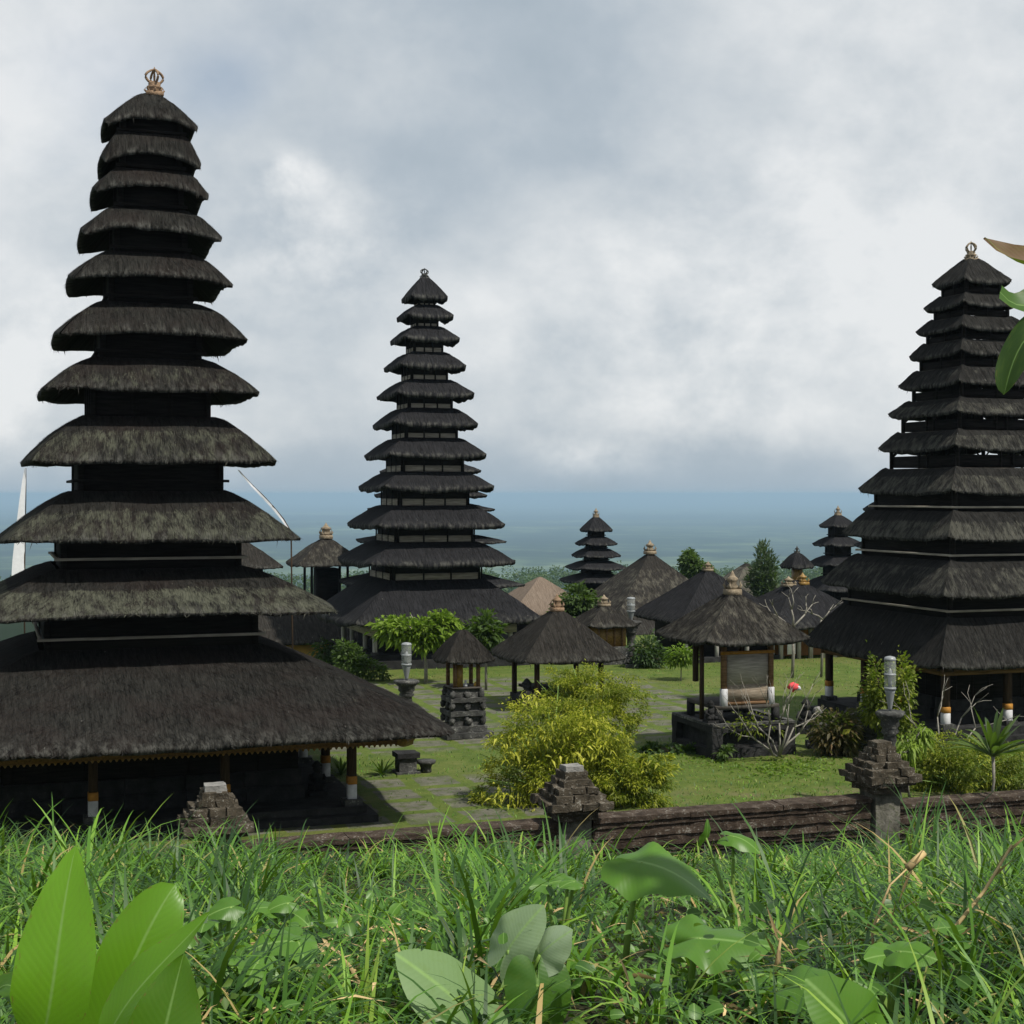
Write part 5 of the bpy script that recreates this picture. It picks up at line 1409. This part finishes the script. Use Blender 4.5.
def heart_leaf(parent, c, tip_dir, normal, size, tint, droop=.35, seed=0, wave=.05, cup=.0):
    """heart-shaped taro blade hung at the point where its stalk joins"""
    ph = np.radians([0, 12, 28, 50, 80, 115, 145, 162, 172, 180]); rr = np.array([1.0, .90, .76, .64, .56, .56, .60, .54, .34, .10])
    n = 48; a = np.linspace(-math.pi, math.pi, n, endpoint=False); ro = np.interp(np.abs(a), ph, rr) * size
    X = Vector(tip_dir).normalized(); Nn = Vector(normal); Nn = (Nn - X * Nn.dot(X)).normalized(); Y = Nn.cross(X)
    g = np.random.default_rng(seed); p1, p2 = g.uniform(0, 6, 2); V = [tuple(c)]; UV = [(0, .3)]; rings = 7
    for i in range(1, rings + 1):
        f = (i / rings) ** .9
        for k in range(n):
            x = math.cos(a[k]) * ro[k] * f; y = math.sin(a[k]) * ro[k] * f
            h = -droop * (x * x + y * y) / size - cup * abs(y) + wave * size * f * f * math.sin(3 * a[k] + p1) + .5 * wave * size * f ** 3 * math.sin(7 * a[k] + p2)
            q = Vector(c) + X * x + Y * y + Nn * h; V.append(tuple(q)); UV.append((y / size * 1.6, .3 + .7 * x / size))
    T = [(0, 1 + k, 1 + (k + 1) % n) for k in range(n)]
    Q = [(1 + (i - 1) * n + k, 1 + i * n + k, 1 + i * n + (k + 1) % n, 1 + (i - 1) * n + (k + 1) % n) for i in range(1, rings) for k in range(n)]
    return mesh_obj('leaf', V, [np.array(T), np.array(Q)], G_TARO, parent, uv=UV, attrs={'tint': np.full(len(V), tint)}, smooth=True)


def taro(label, leaves, D, foot):
    """leaves: (px x, px y of the stalk joint, depth offset, tip dir, normal, size, tint)"""
    b = px(foot[0], foot[1], D); zg = float(bank_z(np.array([b.x]), np.array([b.y]))[0]); base = Vector((b.x, b.y, zg))
    root = thing('taro_plant', base, label, 'plant')
    for i, (x, y, d, tip, nor, size, ti, *kw) in enumerate(leaves):
        c = px(x, y, D + d) - base; k = kw[0] if kw else {}
        heart_leaf(root, c, tip, nor, size, ti, seed=int(x), **k)
        m = MB(); m.tube([(.02 * i, 0, -.05), (c.x * .35, c.y * .35, c.z * .5), (c.x * .85, c.y * .9, c.z * .9), c], [.016, .013, .008, .006], 7); m.build('stalk', STEM, root)
    return root


taro('tall taro plant with one wide dark green leaf against the wall, right of centre', [(642, 862, 0, (.92, -.35, -.06), (.15, -.42, 1), .29, .6, dict(droop=.45, wave=.09))], 6.0, (622, 1000))
taro('taro plant with a wavy leaf seen edge-on above the grass', [(700, 938, 0, (1, -.2, .02), (0, -.30, 1), .26, .5, dict(droop=.25, wave=.10)), (765, 975, .1, (.7, -.7, -.1), (.1, -.35, 1), .17, .45)], 5.4, (688, 1020))
taro('taro leaf hanging with its pale underside showing at bottom centre', [(470, 1012, 0, (-.72, -.05, .68), (.60, -.45, .62), .31, .74, dict(droop=.12, wave=.02)), ], 4.9, (500, 1050))
taro('taro plant with two pale folded leaves and one dark drooping leaf', [(508, 950, 0, (.50, -.1, .85), (-.75, -.75, .3), .19, .84, dict(droop=.2, wave=.05)), (540, 955, -.05, (.35, -.3, .5), (-.5, -.8, .5), .14, .92, dict(droop=.5, wave=.10)), (538, 985, -.1, (.1, -.3, -1), (.1, -1, .1), .20, .25, dict(droop=.3, wave=.04))], 5.1, (520, 1040))
taro('small taro plant whose leaf tops the grass just below the wall', [(733, 836, 0, (.9, -.3, -.1), (0, -.3, 1), .16, .55, dict(droop=.5)), (706, 838, .1, (.25, -.3, .8), (.8, -.6, .2), .11, .3)], 8.5, (733, 900))
taro('taro plant with a big leaf tip rising from the bottom edge, right of centre', [(862, 1040, 0, (-.6, -.2, .85), (.4, -1, .5), .24, .55, dict(droop=.2)), (800, 985, .5, (.6, -.5, .1), (-.1, -.5, 1), .20, .45, dict(droop=.3))], 4.5, (850, 1060))
for x, y, s_, d_, lb in ((222, 912, .10, 5.6, 'broad-leaved weed right behind the canna leaves'), (298, 938, .12, 5.4, 'pale green heart-leaved weed between the canna and the pale taro leaf'), (285, 905, .10, 5.9, 'heart-leaved weed behind the pale green weed'), (255, 965, .11, 5.0, 'lowest heart-leaved weed beside the canna'), (560, 890, .08, 6.6, 'little heart-leaved weed in the middle of the bank'), (890, 960, .12, 5.0, 'broad-leaved weed under the long dry stalk'), (960, 930, .11, 5.4, 'broad-leaved weed at the right edge of the grass')):
    g = random.Random(x)
    taro(lb, [(x + g.uniform(-16, 16), y + g.uniform(-10, 10), g.uniform(-.1, .1), (g.uniform(-1, 1), -.5, g.uniform(-.2, .3)), (g.uniform(-.3, .3), -.7, 1), s_ * g.uniform(.8, 1.1), g.uniform(.35, .65), dict(droop=.3)) for k in range(3)], d_, (x, y + 40))


def clump(label, p, D, n, L_, W_, seed, lean=(.05, .4), curl=(.3, 1.4), tint=(.3, .8), spread=.08, azim=None):
    X = (p - 512) / F * D; zg = float(bank_z(np.array([X]), np.array([D]))[0]); root = thing('tall_grass_clump', (X, D, zg), label, 'grass clump')
    g = np.random.default_rng(seed); az = g.uniform(0, 6.28, n) if azim is None else g.normal(azim, .8, n)
    V, f_, t = blades(np.c_[g.normal(0, spread, n), g.normal(0, spread, n), np.zeros(n) - .03], az, L_ * g.uniform(.55, 1.1, n), W_ * g.uniform(.7, 1.2, n), g.uniform(*lean, n), g.uniform(*curl, n), g.uniform(*tint, n), seed, 8)
    mesh_obj('blades', V, f_, G_GRASS, root, attrs={'tint': t}, smooth=True); return root


clump('tall broad-bladed grass clump in the middle of the bank, above the pale leaves', 478, 6.0, 30, .78, .030, 901, (.0, .25), (.8, 2.3), (.35, .85), .07)
clump('dark arching grass clump overhanging the middle pillar', 535, 8.6, 60, .95, .024, 902, (.05, .45), (.9, 2.3), (.15, .6), .16)
clump('arching grass clump in front of the left pillar', 215, 9.5, 60, 1.0, .022, 903, (.05, .5), (.9, 2.3), (.2, .7), .22)
clump('tall grass stems with two curved tips above the canna leaves', 66, 7.4, 12, 1.05, .020, 904, (.0, .25), (.9, 2.3), (.3, .8), .07)
clump('long-bladed grass clump at the bottom right corner', 965, 4.4, 40, .60, .020, 905, (.3, .8), (.4, 1.4), (.3, .75), .16)
clump('dense dark grass clump under the wall at the right edge', 985, 10.5, 80, .85, .016, 906, (.05, .5), (.5, 1.6), (.05, .45), .3)
clump('grass clump with broad blades at the bottom edge, right of centre', 745, 4.5, 26, .55, .024, 907, (.2, .8), (.4, 1.5), (.35, .8), .12)
clump('grass clump with broad blades at the bottom edge beside the pale leaf', 425, 4.6, 24, .50, .022, 908, (.1, .6), (.3, 1.2), (.4, .85), .10)
clump('tall grass tuft left of the middle pillar', 508, 7.6, 24, .95, .024, 909, (.0, .3), (.8, 2.2), (.25, .7), .10)


# dry stalks
def dry_stalk(label, pts, D, r, head=False):
    q = [px(x, y, D + d) for x, y, d in pts]; b = q[0]; root = thing('dry_stalk', b, label, 'dry stalk')
    m = MB(); m.tube([p - b for p in q], np.linspace(r, r * .4, len(q)), 6); m.build('stalk', DRY, root)
    if head:
        mm = MB(); e = q[-1] - b; mm.tube([e, e + (e - (q[-2] - b)) * .9], [r * 2.4, r * 2.0], 6); mm.build('dry_sheath', DRY, root)
    g = np.random.default_rng(3); k = np.linspace(.3, .9, 7); P = np.array([tuple((q[0] - b).lerp(q[-1] - b, t)) for t in k])
    V, T = cards(P, np.tile(np.array(q[-1] - q[0]), (7, 1)) + g.normal(0, .12, (7, 3)), .16, .012, .1, 3); mesh_obj('dry_blades', V, [T], G_BROWN, root, attrs={'tint': np.ones(35)}, uv=np.zeros((35, 2)) + .5)


dry_stalk('long pale dry stalk slanting up at lower right', [(918, 985, 0), (945, 940, 0), (985, 890, .05), (1012, 845, .1)], 5.4, .010)
dry_stalk('broken dry stalk with a pale sheath below the lamp pillar', [(876, 985, 0), (872, 930, 0), (890, 885, .05), (908, 868, .1)], 5.8, .007, True)
dry_stalk('orange dry leaf stalk standing beside the wavy taro leaf', [(775, 975, 0), (778, 955, 0), (781, 938, 0)], 5.3, .010)


# banana leaves reaching in from the right
def banana():
    D = 5.0; X = 2.35; zg = float(bank_z(np.array([X]), np.array([D]))[0]); base = Vector((X, D, zg))
    root = thing('banana_plant', base, 'banana plant just outside the frame, one brown and two green leaf tips showing top right', 'plant')
    MB().tube([(0, 0, -.1), (.03, 0, .9), (0, 0, 1.75)], [.10, .085, .06], 10).build('pseudostem', STEM, root)
    lp = lambda x: np.clip(np.sin(math.pi * np.clip(x * .93 + .07, 0, 1)) ** .6, 0, 1)
    top = Vector((X, D, zg + 1.7))
    big_leaf(root, [top, px(1110, 300, D), px(1050, 268, D), px(985, 237, D)], .20, G_DRYB, .7, (-.3, -.5, .9), .5, .01, lp, seed=1, loc=base)
    big_leaf(root, [top, px(1130, 290, D - .1), px(1060, 290, D - .15), px(1000, 292, D - .2)], .14, G_BANANA, .9, (0, -.8, .7), .15, .01, lambda x: np.clip(np.sin(math.pi * np.clip(x * .8 + .1, 0, 1)) ** .5, 0, 1), seed=2, loc=base)
    big_leaf(root, [top, px(1085, 335, D - .2), px(1022, 344, D - .25), px(1004, 395, D - .25)], .125, G_BANANA, .15, (-.6, -.8, .5), .25, .012, lp, seed=3, loc=base)
    big_leaf(root, [top, px(1160, 330, D + .3), px(1230, 330, D + .5), px(1300, 380, D + .7)], .25, G_BANANA, .6, (0, -.4, 1), .2, .012, lp, seed=4, loc=base)


banana()


# ------------------------------------------------------------------ far woods below the court and the hazy air
def far_woods():
    g = np.random.default_rng(55); Ps = []; Ds = []; n = 900
    t = np.concatenate([g.uniform(-200, 1000, 500), g.uniform(-250, 1300, 400)]); nn = np.concatenate([g.uniform(800, 1050, 500), g.uniform(1050, 1350, 400)])
    x, y = g2w(t, nn); z = np.interp(nn, (110, 400, 700, 1200, 1600, 4000), (-4, -32, -52, -72, -104, -240))
    for i in range(n):
        h = g.uniform(8, 17) * (1.25 if g.uniform() < .15 else 1); r = h * g.uniform(.3, .5); k = 90
        d = g.normal(0, 1, (k, 3)); d /= np.linalg.norm(d, axis=1)[:, None]
        Ps.append(np.array((x[i], y[i], z[i] + h * .6)) + d * np.array((r, r, h * .42)) * g.uniform(.5, 1, (k, 1))); Ds.append(d + g.normal(0, .4, (k, 3)))
    P = np.concatenate(Ps); Dd = np.concatenate(Ds); m = len(P)
    V, T = cards(P, Dd, g.uniform(1.4, 2.8, m), 1.7, .2, 3)
    tag(mesh_obj('far_woods', V, [T], G_TREE, attrs={'tint': np.tile(g.uniform(0, 1, m), 5)}), 'far-off woods on the slopes below the temple', 'woods', kind='stuff')


far_woods()


def haze():
    m = MB(); m.box((0, 45000, -122), (190000, 91000, 284))
    t = bpy.data.materials.new('hazy_air'); t.use_nodes = True; nt = t.node_tree; nt.nodes.clear()
    o = nt.nodes.new('ShaderNodeOutputMaterial'); v = nt.nodes.new('ShaderNodeVolumePrincipled')
    v.inputs['Color'].default_value = (.41, .575, .74, 1); v.inputs['Density'].default_value = 1.08e-4; v.inputs['Anisotropy'].default_value = 0.0
    v.inputs['Density Attribute'].default_value = ''
    nt.links.new(v.outputs[0], o.inputs['Volume'])
    ob = m.build('haze', t); ob['kind'] = 'stuff'; ob['label'] = 'pale blue hazy air over the plain'; ob['category'] = 'haze'


haze()
